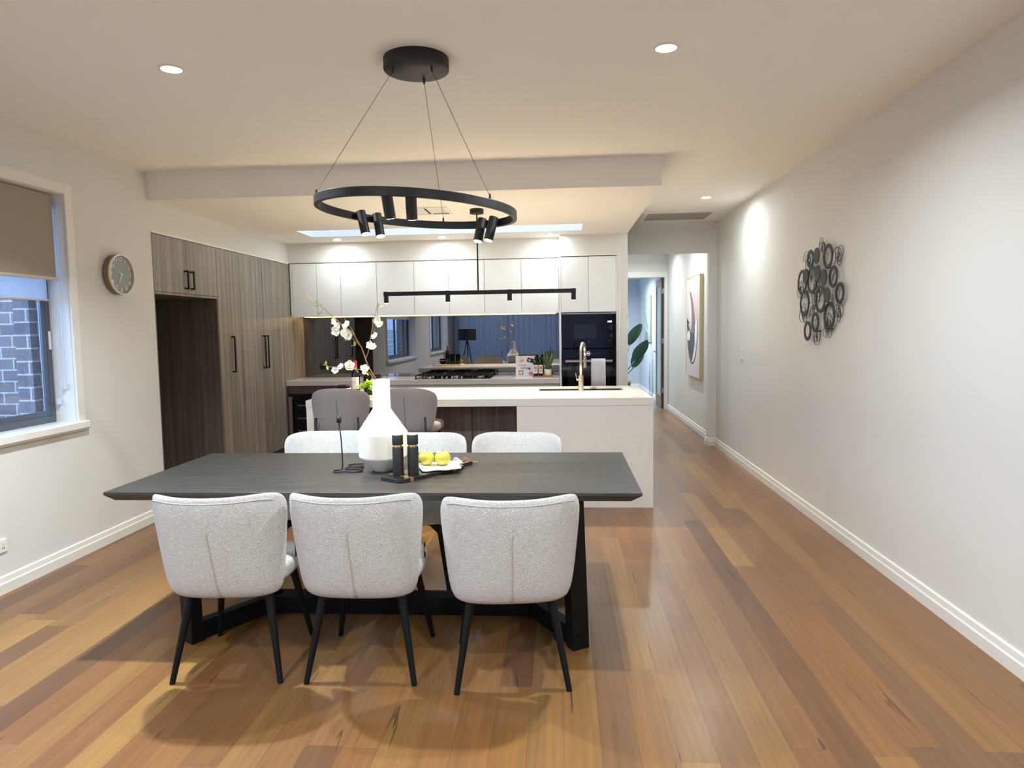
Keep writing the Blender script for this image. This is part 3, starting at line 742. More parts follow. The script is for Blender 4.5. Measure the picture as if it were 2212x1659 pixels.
# bench
bt = MB().box(XL, -.012, YT - .0, YM - .002, .84, .90).build('back_benchtop', M_STONE, bevel=.003); tag(bt, 'white stone benchtop along the back wall carrying the cooktop', 'benchtop')
bx = [-2.56, -1.71, -0.86, -0.014]
bl = ['white drawer unit under the back bench, next to the wine fridge', 'white drawer unit under the cooktop', 'white drawer unit under the back bench, next to the oven tower']
for i in range(3):
    o = thing('base_cabinet', bl[i], 'cabinet', ((bx[i] + bx[i + 1]) / 2, 8.2, 0), group='white base drawers')
    MB().box(bx[i], bx[i + 1], YT + .045, YM - .01, .1, .838).build('carcass', M_WCAB, o, off=o.location)
    MB().box(bx[i], bx[i + 1], YT + .06, YM - .05, 0, .1).build('kickboard', M_WCAB, o, off=o.location)
    for z0, z1 in ((.102, .45), (.452, .80)):
        MB().box(bx[i] + .002, bx[i + 1] - .002, YT + .02, YT + .045, z0, z1).build('drawer', M_WCAB, o, off=o.location, bevel=.0015)
wf = thing('wine_fridge', 'black glass-front wine fridge with steel handle at the left end of the bench', 'fridge', (-2.88, 8.2, 0))
MB().box(-3.19, -2.565, YT + .035, YM - .01, .08, .745).build('body', M_DARK, wf, off=wf.location)
MB().box(-3.19, -2.565, YT + .03, YM - .01, .745, .832).build('top_panel', M_DARKWOOD, wf, off=wf.location)
MB().box(-3.185, -2.57, YT + .02, YT + .034, .10, .742).build('glass_door', M_OVEN, wf, off=wf.location)
MB().box(-3.178, -3.135, YT - .02, YT - .008, .12, .715).box(-3.178, -3.135, YT - .008, YT + .02, .12, .15).box(-3.178, -3.135, YT - .008, YT + .02, .685, .715).build('handle', M_STEEL, wf, off=wf.location, bevel=.002)
for z in (.30, .45, .60):
    MB().box(-3.09, -2.60, YT + .016, YT + .020, z, z + .018).build('shelf', M_DARKWOOD, wf, off=wf.location)
# oven tower
tw = thing('oven_tower_cabinet', 'tall white cabinet with two upper doors holding the built-in ovens', 'cabinet', (.32, 8.2, 0))
MB().box(-.009, .014, YT, YM, 0, 2.270).box(.632, .654, YT + .002, YM, 0, 2.270).box(.014, .632, YT + .35, YM, 0, 2.27).box(.014, .632, YT + .02, YM, 1.655, 2.268).build('carcass', M_WCAB, tw, off=tw.location)
for a_, b_ in ((.015, .322), (.322, .631)):
    MB().box(a_ + .002, b_ - .002, YT - .001, YT + .018, 1.645, 2.262).build('door', M_WCAB, tw, off=tw.location, bevel=.0015)
MB().box(.017, .629, YT, YT + .018, .05, .625).build('drawer', M_WCAB, tw, off=tw.location, bevel=.0015)
mw = thing('microwave', 'black glass built-in microwave in the white tower, above the oven', 'microwave', (.322, YT, 1.235))
MB().box(-.302, .304, .01, .34, .005, .405).build('body', M_DARK, mw)
MB().box(-.302, .304, -.006, .01, .003, .385).build('door', M_OVEN, mw, bevel=.001)
MB().box(-.302, .304, -.006, .01, .387, .402).build('top_trim', M_STEEL, mw)
MB().box(-.160, .085, -.0072, -.006, .112, .270).build('window', M_OVENWIN, mw)
text_part('6:28', .028, M_DISPLAY, mw, (.235, -.0068, .300), (1, 0, 0), (0, 0, 1), 'clock_digits')
for i, z in enumerate((.253, .234, .214, .15, .132)):
    MB().box(.215 if i == 1 else .235, .250, -.0068, -.006, z, z + .004).build('panel_mark', M_PRINT, mw)
    MB().box(.255, .264, -.0070, -.006, z - .002, z + .006).build('panel_mark', M_PRINT, mw)
MB().tube([(.238 + .014 * math.cos(t_ * PI / 9), -.0068, .088 + .014 * math.sin(t_ * PI / 9)) for t_ in range(18)], .0012, 5, closed=True).build('start_mark', M_PRINT, mw)
MB().tube([(.0 + .008 * math.cos(t_ * PI / 8), -.0068, .094 + .008 * math.sin(t_ * PI / 8)) for t_ in range(16)], .001, 5, closed=True).build('round_emblem', M_PRINT, mw)
MB().box(-.02, .02, -.0068, -.006, .074, .078).build('emblem_line', M_PRINT, mw)
ov = thing('oven', 'black glass built-in oven with steel handle, below the microwave', 'oven', (.322, YT, .64))
MB().box(-.302, .304, .01, .34, 0, .588).build('body', M_DARK, ov)
MB().box(-.302, .304, -.006, .01, .488, .588).build('control_panel', M_OVEN, ov, bevel=.001)
MB().box(-.302, .304, -.006, .01, .0, .483).build('door', M_OVEN, ov, bevel=.001)
kn = MB(); kn.cyl((-.006, -.006, .537), (-.006, -.022, .537), .024, seg=36); kn.build('dial', M_DIAL, ov)
MB().cyl((-.006, -.0221, .537), (-.006, -.0228, .537), .0165, seg=36).build('dial_display', M_OVEN, ov)
MB().box(-.017, .004, -.0236, -.0229, .534, .541).build('dial_digits', M_DISPLAY, ov)
for x in (-.13, -.115, .03, .045, .06, .078, .09, .105): MB().box(x, x + .004, -.0068, -.006, .53, .543).build('panel_mark', M_PRINT, ov)
MB().box(-.265, .262, -.062, -.045, .442, .468).box(-.25, -.23, -.046, -.006, .447, .463).box(.228, .248, -.046, -.006, .447, .463).build('handle', M_STEEL, ov, bevel=.003)
MB().box(-.24, .24, -.0072, -.006, .06, .40).build('window', M_OVENWIN, ov)
# towel over the handle
tv = []; tf = []
NXT, prof = 14, []
yh, zt = YT - .0535, .64 + .468
path = [(yh + .022, zt - .30), (yh + .020, zt - .15), (yh + .018, zt - .02), (yh + .012, zt + .006), (yh, zt + .010), (yh - .014, zt + .006), (yh - .020, zt - .02), (yh - .024, zt - .12), (yh - .026, zt - .22), (yh - .028, zt - .335)]
for j, (py, pz) in enumerate(path):
    for i in range(NXT + 1):
        u_ = i / NXT
        tv.append((.345 + .155 * u_ + .006 * (j / 9.0) * (u_), py + .004 * math.sin(u_ * 9 + j * .4) * (1 if j > 5 else .2), pz))
for j in range(len(path) - 1):
    for i in range(NXT):
        k = j * (NXT + 1) + i; tf.append((k, k + 1, k + NXT + 2, k + NXT + 1))
tw_ = MB().add(tv, tf, True).build('hand_towel', M_OVENTOWEL)
sd = tw_.modifiers.new('solid', 'SOLIDIFY'); sd.thickness = .008; sd.offset = 0
tag(tw_, 'pale grey hand towel folded over the oven handle', 'towel')

# cooktop
ck = thing('gas_cooktop', 'black gas cooktop with cast-iron trivets set in the back bench', 'cooktop', (-1.255, 8.20, .9002))
MB().box(-.45, .45, -.245, .245, 0, .006).build('glass_base', M_OVEN, ck, bevel=.002)
for gx in (-.30, 0, .30):
    g = MB()
    for yy in (-.21, .0, .21): g.box(gx - .135, gx + .135, yy - .005, yy + .005, .034, .046)
    for xx in (-.13, .13): g.box(gx + xx - .005, gx + xx + .005, -.215, .215, .034, .046)
    for xx in (-.13, .13):
        for yy in (-.21, .21): g.box(gx + xx - .007, gx + xx + .007, yy - .007, yy + .007, .006, .046)
    for yy in (-.105, .105):
        for an in range(4):
            ca, sa = math.cos(an * PI / 2 + PI / 4), math.sin(an * PI / 2 + PI / 4)
            g.beam((gx + ca * .025, yy + sa * .025, .048), (gx + ca * .085, yy + sa * .085, .044), .009, .016)
    g.build('trivet', M_GRATE, ck)
for gx, gy, gr in ((-.30, -.105, .045), (-.30, .105, .034), (0, 0.02, .055), (.30, -.105, .034), (.30, .105, .045)):
    bn = MB().cyl((gx, gy, .006), (gx, gy, .022), gr, gr * .9, seg=28).build('burner', M_STEEL, ck)
    MB().cyl((gx, gy, .0221), (gx, gy, .030), gr * .72, seg=28).build('burner_cap', M_GRATE, bn)
for k in range(5):
    MB().cyl((-.12 + k * .058, -.222, .006), (-.12 + k * .058, -.222, .028), .013, .011, seg=20).build('knob', M_CHROME, ck)

# outlet on the splashback
po = thing('power_outlet', 'black power outlet on the smoked mirror splashback', 'power outlet', (-2.955, YM - .001, 1.035))
MB().box(-.058, .058, -.010, 0, -.036, .036).build('plate', M_BLACKPL, po, bevel=.002)
MB().box(-.045, -.030, -.012, -.010, .008, .022).box(.030, .045, -.012, -.010, .008, .022).build('rocker', M_PRINT, po)

# things on the back bench
BZ = .9002
cb = thing('chopping_board', 'small brown wooden board under the oil bottles and potted plant', 'chopping board', (-.215, 8.19, BZ))
MB().box(-.115, .13, -.07, .07, 0, .012).build('board', M_CHOP, cb, bevel=.003)
bk = thing('cookbook', 'pale Italian cookbook standing upright beside the cooktop', 'book', (-.415, 8.245, BZ))
cv = MB().box(-.115, .115, -.006, .006, .0, .245).build('cover', M_BOOK, bk, bevel=.001)
MB().box(-.112, .112, -.001, .012, .003, .242).build('pages', M_LABELP, bk)
Yf = -.0066
text_part('italian', .046, M_INK, cv, (-.006, Yf, .104), (1, 0, 0), (0, 0, 1), 'title_lettering', .0004)
bmk = MB()
xx = -.078
for wd in (.028, .020, .030):
    bmk.box(xx, xx + wd, Yf - .0003, Yf + .0003, .1335, .1395); xx += wd + .005
bmk.build('small_title_line', M_PRINT, cv)
MB().obox((.062, Yf, .192), Vector((.040, 0, -.011)), Vector((0, .0004, 0)), Vector((.007, 0, .024))).build('dark_dish_print', M_INK, cv)
MB().cyl((.050, Yf - .0009, .195), (.050, Yf - .0003, .195), .011, seg=20).build('cup_print', M_ARTWHITE, cv)
pts = [(-.093 + .028 + sx * .028 + .01, .047 + sy * .028) for sx, sy in ((-1, -.8), (-.8, -1), (.8, -1), (1, -.8), (1, .8), (.8, 1), (-.8, 1), (-1, .8))]
MB().prism([(p[0] - .0, p[1]) for p in pts], Yf - .0004, Yf + .0004, lambda a_, b_, h_: (a_, h_, b_)).build('square_dish_print', M_ARTNAVY, cv)
MB().cyl((-.055, Yf - .0012, .047), (-.055, Yf - .0005, .047), .024, seg=24).build('pizza_print', M_FOOD, cv)
MB().cyl((.062, Yf - .0004, .036), (.062, Yf + .0004, .036), .026, seg=24).build('plate_print', M_PINK, cv)
MB().prism([(.028, .092), (.06, .078), (.056, .108)], Yf - .0004, Yf + .0004, lambda a_, b_, h_: (a_, h_, b_)).build('pan_print', M_INK, cv)
MB().obox((-.050, Yf, .185), Vector((.034, 0, .008)), Vector((0, .0004, 0)), Vector((-.006, 0, .014))).build('salad_print', M_FOOD, cv)
MB().cyl((-.045, Yf - .0009, .190), (-.045, Yf - .0004, .190), .011, seg=18).build('berry_print', M_PINK, cv)
MB().box(-.075, -.025, Yf - .0003, Yf + .0003, .213, .226).build('blue_patch_print', M_BLUEP, cv)
def oilbottle(x, y, label, pm_):
    o = thing('oil_bottle', label, 'bottle', (x, y, BZ + .012))
    MB().lathe([(0, 0), (.024, 0), (.026, .004), (.026, .150), (.020, .165), (.011, .176), (.0105, .190), (0, .190)], seg=28).build('bottle', M_WINE, o)
    MB().cyl((0, 0, .190), (0, 0, .222), .0125, seg=20).build('cap', M_BLACKPL, o)
    MB().cyl((0, 0, .030), (0, 0, .130), .0266, seg=28, caps=False).build('paper_label', M_LABELP, o)
    MB().box(-.016, .016, -.0272, -.0250, .082, .110).build('colour_patch', pm_, o)
    MB().box(-.009, .009, -.0273, -.0251, .055, .064).build('label_print', M_PRINT, o)
    return o
oilbottle(-.292, 8.165, 'dark oil bottle with a pink patch on its white label, left of the pair', M_PINK)
oilbottle(-.232, 8.172, 'dark oil bottle with an orange patch on its white label, next to the plant', M_ORANGE)
def strap_leaf(m, base, direction, length, width, droop, fold=.25, n=8, twist=0):
    base = Vector(base); d = Vector(direction).normalized(); side = d.cross(Vector((0, 0, 1)))
    side = side.normalized() if side.length > .05 else Vector((1, 0, 0))
    if twist: side = Matrix.Rotation(twist, 3, d) @ side
    p = base.copy(); vs = []; fs = []
    for i in range(n + 1):
        t_ = i / n
        w_ = width * (math.sin(PI * min(1, t_ * .92 + .08)) ** .8) * (1 if t_ < .98 else .1)
        up = side.cross(d).normalized()
        vs += [p - side * w_ + up * w_ * fold, p, p + side * w_ + up * w_ * fold]
        d = (d + Vector((0, 0, -droop / n))).normalized()
        p = p + d * length / n
    for i in range(n):
        k = 3 * i; fs += [(k, k + 1, k + 4, k + 3), (k + 1, k + 2, k + 5, k + 4)]
    m.add(vs, fs, True)
pp = thing('potted_plant', 'small spiky green plant in white pot on the back bench', 'plant', (-.148, 8.19, BZ + .012))
MB().lathe([(0, 0), (.036, 0), (.041, .010), (.043, .078), (.039, .078), (.037, .02), (0, .02)], seg=32).build('pot', M_POT, pp)
MB().cyl((0, 0, .060), (0, 0, .068), .0385, seg=24).build('soil', M_SOIL, pp)
for k in range(30):
    an = k * 2.39996; tilt = .12 + .85 * (k / 30.0)
    m_ = MB(); strap_leaf(m_, (.012 * math.cos(an), .012 * math.sin(an), .066), (math.cos(an) * tilt * .48, math.sin(an) * tilt * .8, 1), random.uniform(.16, .27), random.uniform(.009, .015), .22)
    m_.build('leaf', M_LEAF2 if k % 3 == 0 else M_LEAF1, pp)

# ------------------------------------------------------------------ island
IX0, IX1, IY0, IY1 = -2.119, .743, 5.62, 6.81
SKX0, SKX1, SKY0, SKY1 = -.20, .575, 6.33, 6.74
bt = MB()
bt.box(IX0, IX1, IY0, SKY0, .84, .90); bt.box(IX0, IX1, SKY1, IY1, .84, .90); bt.box(IX0, SKX0, SKY0, SKY1, .84, .90); bt.box(SKX1, IX1, SKY0, SKY1, .84, .90)
o = bt.build('island_benchtop', M_STONE); tag(o, 'thick white stone top of the kitchen island with a cut-out for the sink', 'benchtop')
isl = thing('kitchen_island', 'kitchen island with white stone end panels and dark woodgrain doors under the overhang', 'island', (-.7, 6.2, 0))
MB().box(-.359, IX1, IY0 + .003, IY0 + .03, 0, .838).box(IX1 - .03, IX1 - .003, IY0 + .03, IY1, 0, .838).box(-.359, -.33, IY0 + .03, 5.93, 0, .838).build('stone_panel', M_STONE, isl, off=isl.location)
MB().box(IX0 + .002, IX0 + .062, IY0 + .003, IY1, 0, .838).build('stone_leg', M_STONE, isl, off=isl.location)
MB().box(IX0 + .062, -.36, 5.95, IY1 - .02, .09, .836).box(-.36, IX1 - .03, 5.95, 6.26, .09, .836).box(-.36, IX1 - .03, 6.79, IY1 - .02, .09, .836).build('carcass', M_DARKWOOD, isl, off=isl.location)
MB().box(IX0 + .062, IX1 - .03, 5.98, IY1 - .05, 0, .09).build('kickboard', M_DARKWOOD, isl, off=isl.location)
dx = [-2.057, -1.632, -1.19, -.765, -.361]
for i in range(4):
    MB().box(dx[i] + .004, dx[i + 1] - .004, 5.93, 5.949, .095, .834).build('door', M_DARKWOOD, isl, off=isl.location)
sk = thing('kitchen_sink', 'dark undermount sink set in the island top', 'sink', (.187, 6.535, .70))
m_ = MB()
k0, k1, j0, j1 = SKX0 + .001, SKX1 - .001, SKY0 + .001, SKY1 - .001
m_.box(k0, k1, j0, j1, .66, .665)
m_.box(k0, k0 + .004, j0, j1, .665, .880); m_.box(k1 - .004, k1, j0, j1, .665, .880); m_.box(k0, k1, j0, j0 + .004, .665, .880); m_.box(k0, k1, j1 - .004, j1, .665, .880)
m_.build('bowl', M_SINK, sk, off=sk.location)
fc = thing('sink_faucet', 'brushed nickel gooseneck faucet at the island sink', 'faucet', (.184, 6.29, .9001))
MB().cyl((0, 0, 0), (0, 0, .008), .027, seg=28).cyl((0, 0, .008), (0, 0, .140), .023, seg=28).build('base', M_STEEL, fc)
gp = [(0, 0, .14), (0, 0, .25), (0, 0, .33)]
dv = Vector((.25, .97, 0)).normalized()
for k in range(1, 13):
    an = PI * k / 12
    gp.append(tuple(dv * (.085 - .085 * math.cos(an)) + Vector((0, 0, .345 + .085 * math.sin(an)))))
gp.append(tuple(dv * .17 + Vector((0, 0, .30))))
MB().tube(gp, .0125, 16).build('spout', M_STEEL, fc)
e = dv * .17
MB().cyl((e.x, e.y, .30), (e.x, e.y, .20), .0150, seg=20).build('spray_head', M_STEEL, fc)
MB().cyl((-.018, .012, .10), (-.036, .020, .10), .009, seg=16).cyl((-.036, .020, .10), (-.046, .024, .160), .0035, seg=12).build('lever', M_STEEL, fc)

# tray group on the island
tr = MB().box(-2.02, -1.56, 5.83, 6.17, .9002, .918).build('serving_tray', M_TRAY, bevel=.004); tag(tr, 'pale wooden tray on the island under the wine bottle', 'tray')
wb = thing('wine_bottle', 'wine bottle with red foil neck and cream label on the island tray', 'bottle', (-1.803, 6.0, .9182))
MB().lathe([(0, 0), (.034, 0), (.0365, .004), (.0365, .175), (.031, .195), (.016, .215), (.0145, .225), (0, .225)], seg=36).build('bottle', M_WINE, wb)
MB().cyl((0, 0, .226), (0, 0, .290), .0150, seg=24).cyl((0, 0, .283), (0, 0, .292), .0158, seg=24).build('foil_neck', M_REDCAP, wb)
lb = MB(); vs = []; fs = []
for i in range(17):
    an = -PI / 2 - 1.15 + 2.3 * i / 16
    for z in (.045, .150): vs.append((.0370 * math.cos(an), .0370 * math.sin(an), z))
for i in range(16): fs.append((2 * i, 2 * i + 2, 2 * i + 3, 2 * i + 1))
lb.add(vs, fs, True).build('paper_label', M_LABELP, wb)
MB().box(-.010, .012, -.0378, -.0365, .105, .109).box(.0, .008, -.0378, -.0365, .09, .095).build('label_print', M_PRINT, wb)
for i, (x, y, lab) in enumerate(((-1.715, 6.065, 'smoked glass tumbler right behind the succulent, nearer the wine bottle'), (-1.628, 6.075, 'smoked glass tumbler behind the succulent, nearer the white vase neck'))):
    g = MB().lathe([(0, 0), (.032, 0), (.036, .005), (.0385, .165), (.0365, .165), (.033, .012), (0, .010)], (x, y, .9182), seg=32).build('glass_tumbler', M_SMOKE); tag(g, lab, 'glass', 'smoked tumblers on the tray')
su = thing('succulent_arrangement', 'lime green succulents in a low dark bowl on the island tray', 'plant', (-1.665, 5.93, .9182))
MB().lathe([(0, 0), (.05, 0), (.064, .012), (.07, .026), (.062, .026), (0, .02)], seg=30).build('bowl', M_BLACKPL, su)
for k, (rx, ry, rz_, s_) in enumerate(((-.05, -.01, .075, .075), (.035, -.03, .06, .062), (-.01, .03, .10, .070), (.055, .02, .055, .05))):
    m_ = MB()
    for j in range(16):
        an = j * 2.4; ti = .35 + 1.5 * j / 16
        strap_leaf(m_, (rx, ry, rz_ - .03), (math.cos(an) * ti, math.sin(an) * ti, 1), s_ * random.uniform(.8, 1.1), .014, .35, .5, 5)
    m_.build('rosette', M_SUCC, su)
nb = thing('napkin_ring_bowl', 'small dark ribbed bowl on the island left of the wine bottle', 'bowl', (-1.895, 5.93, .9182))
MB().lathe([(0, 0), (.03, 0), (.052, .02), (.060, .05), (.054, .078), (.040, .085), (.038, .080), (.05, .05), (0, .012)], seg=22, smooth=False).build('body', M_OVEN, nb)
MB().tube([(.062 * math.cos(a_ * PI / 12), .062 * math.sin(a_ * PI / 12), .055) for a_ in range(24)], .004, 6, closed=True).build('band', M_ARTWHITE, nb)

# ------------------------------------------------------------------ seating shells
def sq(s, t, p=4.5):
    m = max(abs(s), abs(t))
    if m < 1e-9: return 0.0, 0.0
    L_ = (abs(s) ** p + abs(t) ** p) ** (1 / p)
    return s * m / L_, t * m / L_
def shell(hw0, hw1, z0, z1, y0, lean, wrap, thick, n=16, p=4.5, wrap_pow=2.6, top_arch=0.0, foot_tuck=0.0, pb=None):
    """padded curved backrest, closed: rear face + front face; z from z0 (bottom) to z1"""
    m = MB(); rows = []
    def pt(s, t, side):
        a, b_ = sq(s, t, p if (t > 0 or pb is None) else pb)
        k = (b_ + 1) / 2
        hw = hw0 + (hw1 - hw0) * k ** .8
        x = hw * a
        wl = wrap * (.30 + .70 * k)
        z = z0 + (z1 - z0) * k + top_arch * (1 - a * a) * k
        y = y0 - lean * k + wl * abs(a) ** wrap_pow + foot_tuck * (1 - k) ** 3
        mm = max(abs(s), abs(t))
        th = thick * (1 - .72 * mm ** 7) * .5
        dyx = wl * wrap_pow * abs(a) ** (wrap_pow - 1) * (1 if a > 0 else -1) / max(hw, .01)
        nv = Vector((dyx, -1, -lean / (z1 - z0) * 1.0)).normalized()
        return Vector((x, y, z)) + nv * th * side
    N_ = n
    grid = {}
    vs = []
    for side in (1, -1):
        for j in range(N_ + 1):
            for i in range(N_ + 1):
                grid[(side, i, j)] = len(vs); vs.append(pt(-1 + 2 * i / N_, -1 + 2 * j / N_, side))
    fs = []
    for side in (1, -1):
        for j in range(N_):
            for i in range(N_):
                q = [grid[(side, i, j)], grid[(side, i + 1, j)], grid[(side, i + 1, j + 1)], grid[(side, i, j + 1)]]
                fs.append(tuple(q if side == 1 else reversed(q)))
    for i in range(N_):
        for j, rev in ((0, False), (N_, True)):
            q = [grid[(1, i, j)], grid[(-1, i, j)], grid[(-1, i + 1, j)], grid[(1, i + 1, j)]]; fs.append(tuple(reversed(q) if rev else q))
        for j, rev in ((0, True), (N_, False)):
            q = [grid[(1, j, i)], grid[(-1, j, i)], grid[(-1, j, i + 1)], grid[(1, j, i + 1)]]; fs.append(tuple(reversed(q) if rev else q))
    m.add(vs, fs, True)
    return m, pt
def cushion(hx, y0, y1, z0, z1, p=3.6, n=12, crown=.012):
    m = MB(); vs = []; fs = []
    cy, hy = (y0 + y1) / 2, (y1 - y0) / 2
    lev = [(0.0, .86), (.12, .96), (.5, 1.0), (.85, .975), (1.0, .88)]
    K = 40
    for t_, s_ in lev:
        for i in range(K):
            a = 2 * PI * i / K
            ca, sa = math.cos(a), math.sin(a)
            L_ = (abs(ca) ** p + abs(sa) ** p) ** (1 / p)
            vs.append((hx * s_ * ca / L_, cy + hy * s_ * sa / L_, z0 + (z1 - z0) * t_))
    for j in range(len(lev) - 1):
        for i in range(K):
            fs.append((j * K + i, j * K + (i + 1) % K, (j + 1) * K + (i + 1) % K, (j + 1) * K + i))
    b0 = len(vs); vs.append((0, cy, z0)); b1 = len(vs); vs.append((0, cy, z1 + crown))
    mid = len(vs)
    for i in range(K):
        v_ = vs[(len(lev) - 1) * K + i]; vs.append((v_[0] * .6, cy + (v_[1] - cy) * .6, z1 + crown * .8))
    T_ = (len(lev) - 1) * K
    for i in range(K):
        j = (i + 1) % K
        fs.append((j, i, b0)); fs.append((T_ + i, T_ + j, mid + j, mid + i)); fs.append((mid + i, mid + j, b1))
    m.add(vs, fs, True)
    return m

def make_dining_chair(label):
    r = thing('dining_chair', label, 'chair', group='cream dining chairs')
    m, pt = shell(.238, .288, .366, .838, -.235, .125, .165, .060, foot_tuck=.015, p=7.0, pb=9.0, top_arch=-.014, wrap_pow=3.0)
    m.build('backrest', M_BOUCLE, r, subsurf=1)
    # vertical back seam
    pts = []
    for k in range(14):
        t_ = -.95 + 1.42 * k / 13
        p_ = pt(0, t_, 1); pts.append(p_ + Vector((0, -.0015, 0)))
    MB().tube(pts, .0026, 6).build('back_seam', M_BOUCLESEAM, r)
    top = []
    for k in range(25):
        p_ = pt(-.90 + 1.80 * k / 24, .92, 1); top.append(p_ + Vector((0, .0004, 0)))
    MB().tube(top, .0022, 6).build('piping', M_BOUCLESEAM, r)
    cushion(.238, -.205, .255, .385, .478).build('seat', M_BOUCLE, r, subsurf=1)
    u = MB()
    for sx in (-1, 1):
        u.beam((0, 0, .368), (sx * .165, -.150, .362), .030, .014); u.beam((0, 0, .368), (sx * .165, .160, .362), .030, .014)
        for yy, e_ in ((-.150, -1), (.160, 1)):
            u.add([(sx * .165, yy, .365), (sx * .165, yy, .320), (sx * .08, yy * .5, .365), (sx * .165 + .006, yy, .365), (sx * .165 + .006, yy, .320), (sx * .08 + .006, yy * .5, .365)], [(0, 1, 2), (3, 5, 4), (0, 3, 4, 1), (1, 4, 5, 2), (2, 5, 3, 0)])
    u.build('underframe', M_BLACKWOOD_LEG, r)
    for sx in (-1, 1):
        MB().cyl((sx * .165, -.150, .372), (sx * .229, -.232, 0.0), .0185, .0115, seg=18).build('leg', M_BLACKWOOD_LEG, r)
        MB().cyl((sx * .165, .160, .372), (sx * .226, .232, 0.0), .0185, .0115, seg=18).build('leg', M_BLACKWOOD_LEG, r)
    tg = MB().box(.240, .244, -.015, .010, .470, .535).build('tag', M_TAGBLK, r)
    c_ = MB().cyl((.2441, -.0025, .504), (.2448, -.0025, .504), .0105, seg=20); c_.build('tag_emblem', M_WHITETXT, tg)
    text_part('8', .016, M_TAGBLK, tg, (.2452, -.0025, .504), (0, 1, 0), (0, 0, 1), 'tag_mark', .0003)
    return r
ch0 = make_dining_chair('cream boucle dining chair, leftmost of the near row, back to viewer')
ch0.location = (-1.43, 2.955, 0); ch0.rotation_euler = (0, 0, math.radians(3.5))
dup(ch0, (-.848, 2.968, 0), math.radians(0.5), 'cream boucle dining chair, middle of the near row, back to viewer')
dup(ch0, (-.228, 2.930, 0), math.radians(6.0), 'cream boucle dining chair at right end of the near side, beside the black table leg')
dup(ch0, (-1.455, 4.055, 0), math.radians(180 + 4), 'cream boucle dining chair across the table at its left end, partly hidden by the vase')
dup(ch0, (-.853, 3.96, 0), math.radians(180), 'cream boucle dining chair across the table, middle one, behind the apples')
dup(ch0, (-.293, 3.96, 0), math.radians(174), 'cream boucle dining chair across the table at its right end')

def make_stool(label):
    r = thing('bar_stool', label, 'stool', group='grey counter stools')
    m, pt = shell(.195, .248, .665, 1.000, -.20, .06, .15, .045, top_arch=.030, p=4.8)
    m.build('backrest', M_STOOLFAB, r, subsurf=1)
    pts = [pt(0, -.95 + 1.55 * k / 11, 1) + Vector((0, -.001, 0)) for k in range(12)]
    MB().tube(pts, .0024, 6).build('back_seam', M_STOOLSEAM, r)
    cushion(.235, -.19, .23, .655, .735).build('seat', M_STOOLFAB, r, subsurf=1)
    for sx in (-1, 1):
        MB().tube([(sx * .165, -.262, .80), (sx * .168, -.262, .66), (sx * .195, -.272, .30), (sx * .215, -.275, 0)], .0095, 12, radii=[.0095, .0095, .009, .008]).build('leg', M_BLACK, r)
        MB().tube([(sx * .165, .19, .648), (sx * .19, .21, .30), (sx * .21, .225, 0)], .0095, 12, radii=[.0095, .009, .008]).build('leg', M_BLACK, r)
    f_ = MB()
    f_.beam((-.168, -.262, .648), (.168, -.262, .648), .018, .018); f_.beam((-.165, .19, .648), (.165, .19, .648), .018, .018)
    for sx in (-1, 1): f_.beam((sx * .167, -.262, .648), (sx * .165, .19, .648), .018, .018)
    f_.build('seat_frame', M_BLACK, r)
    f2 = MB(); f2.beam((-.196, -.272, .28), (.196, -.272, .28), .014, .014); f2.beam((-.192, .212, .28), (.192, .212, .28), .014, .014)
    for sx in (-1, 1): f2.beam((sx * .196, -.272, .28), (sx * .192, .212, .28), .014, .014)
    f2.build('footrest', M_BLACK, r)
    return r
s0 = make_stool('grey upholstered counter stool at the island, left one below the wine bottle')
s0.location = (-1.755, 5.53, 0); s0.rotation_euler = (0, 0, math.radians(3))
dup(s0, (-1.195, 5.53, 0), math.radians(-3), 'grey upholstered counter stool at the island, right one behind the white vase')

# ------------------------------------------------------------------ dining table
TX0, TX1, TY0, TY1, TZ = -2.102, .351, 3.003, 4.003, .75
tb = thing('dining_table', 'long black oak dining table with chamfered edge and trestle base', 'table', ((TX0 + TX1) / 2, (TY0 + TY1) / 2, 0))
I_ = .048
vs = [(TX0, TY0, TZ), (TX1, TY0, TZ), (TX1, TY1, TZ), (TX0, TY1, TZ), (TX0, TY0, TZ - .014), (TX1, TY0, TZ - .014), (TX1, TY1, TZ - .014), (TX0, TY1, TZ - .014),
      (TX0 + I_, TY0 + .012, TZ - .040), (TX1 - I_, TY0 + .012, TZ - .040), (TX1 - I_, TY1 - .012, TZ - .040), (TX0 + I_, TY1 - .012, TZ - .040)]
fs = [(0, 1, 2, 3), (0, 4, 5, 1), (1, 5, 6, 2), (2, 6, 7, 3), (3, 7, 4, 0), (4, 8, 9, 5), (5, 9, 10, 6), (6, 10, 11, 7), (7, 11, 8, 4), (8, 11, 10, 9)]
MB().add(vs, fs).build('tabletop', M_TABLE, tb, off=tb.location, bevel=.002)
ym = (TY0 + TY1) / 2
HXL, HXR = -1.52, -.17
MB().box(HXL, HXR, ym - .055, ym + .055, 0, .09).build('floor_beam', M_BLACKWOOD_LEG, tb, off=tb.location, bevel=.002)
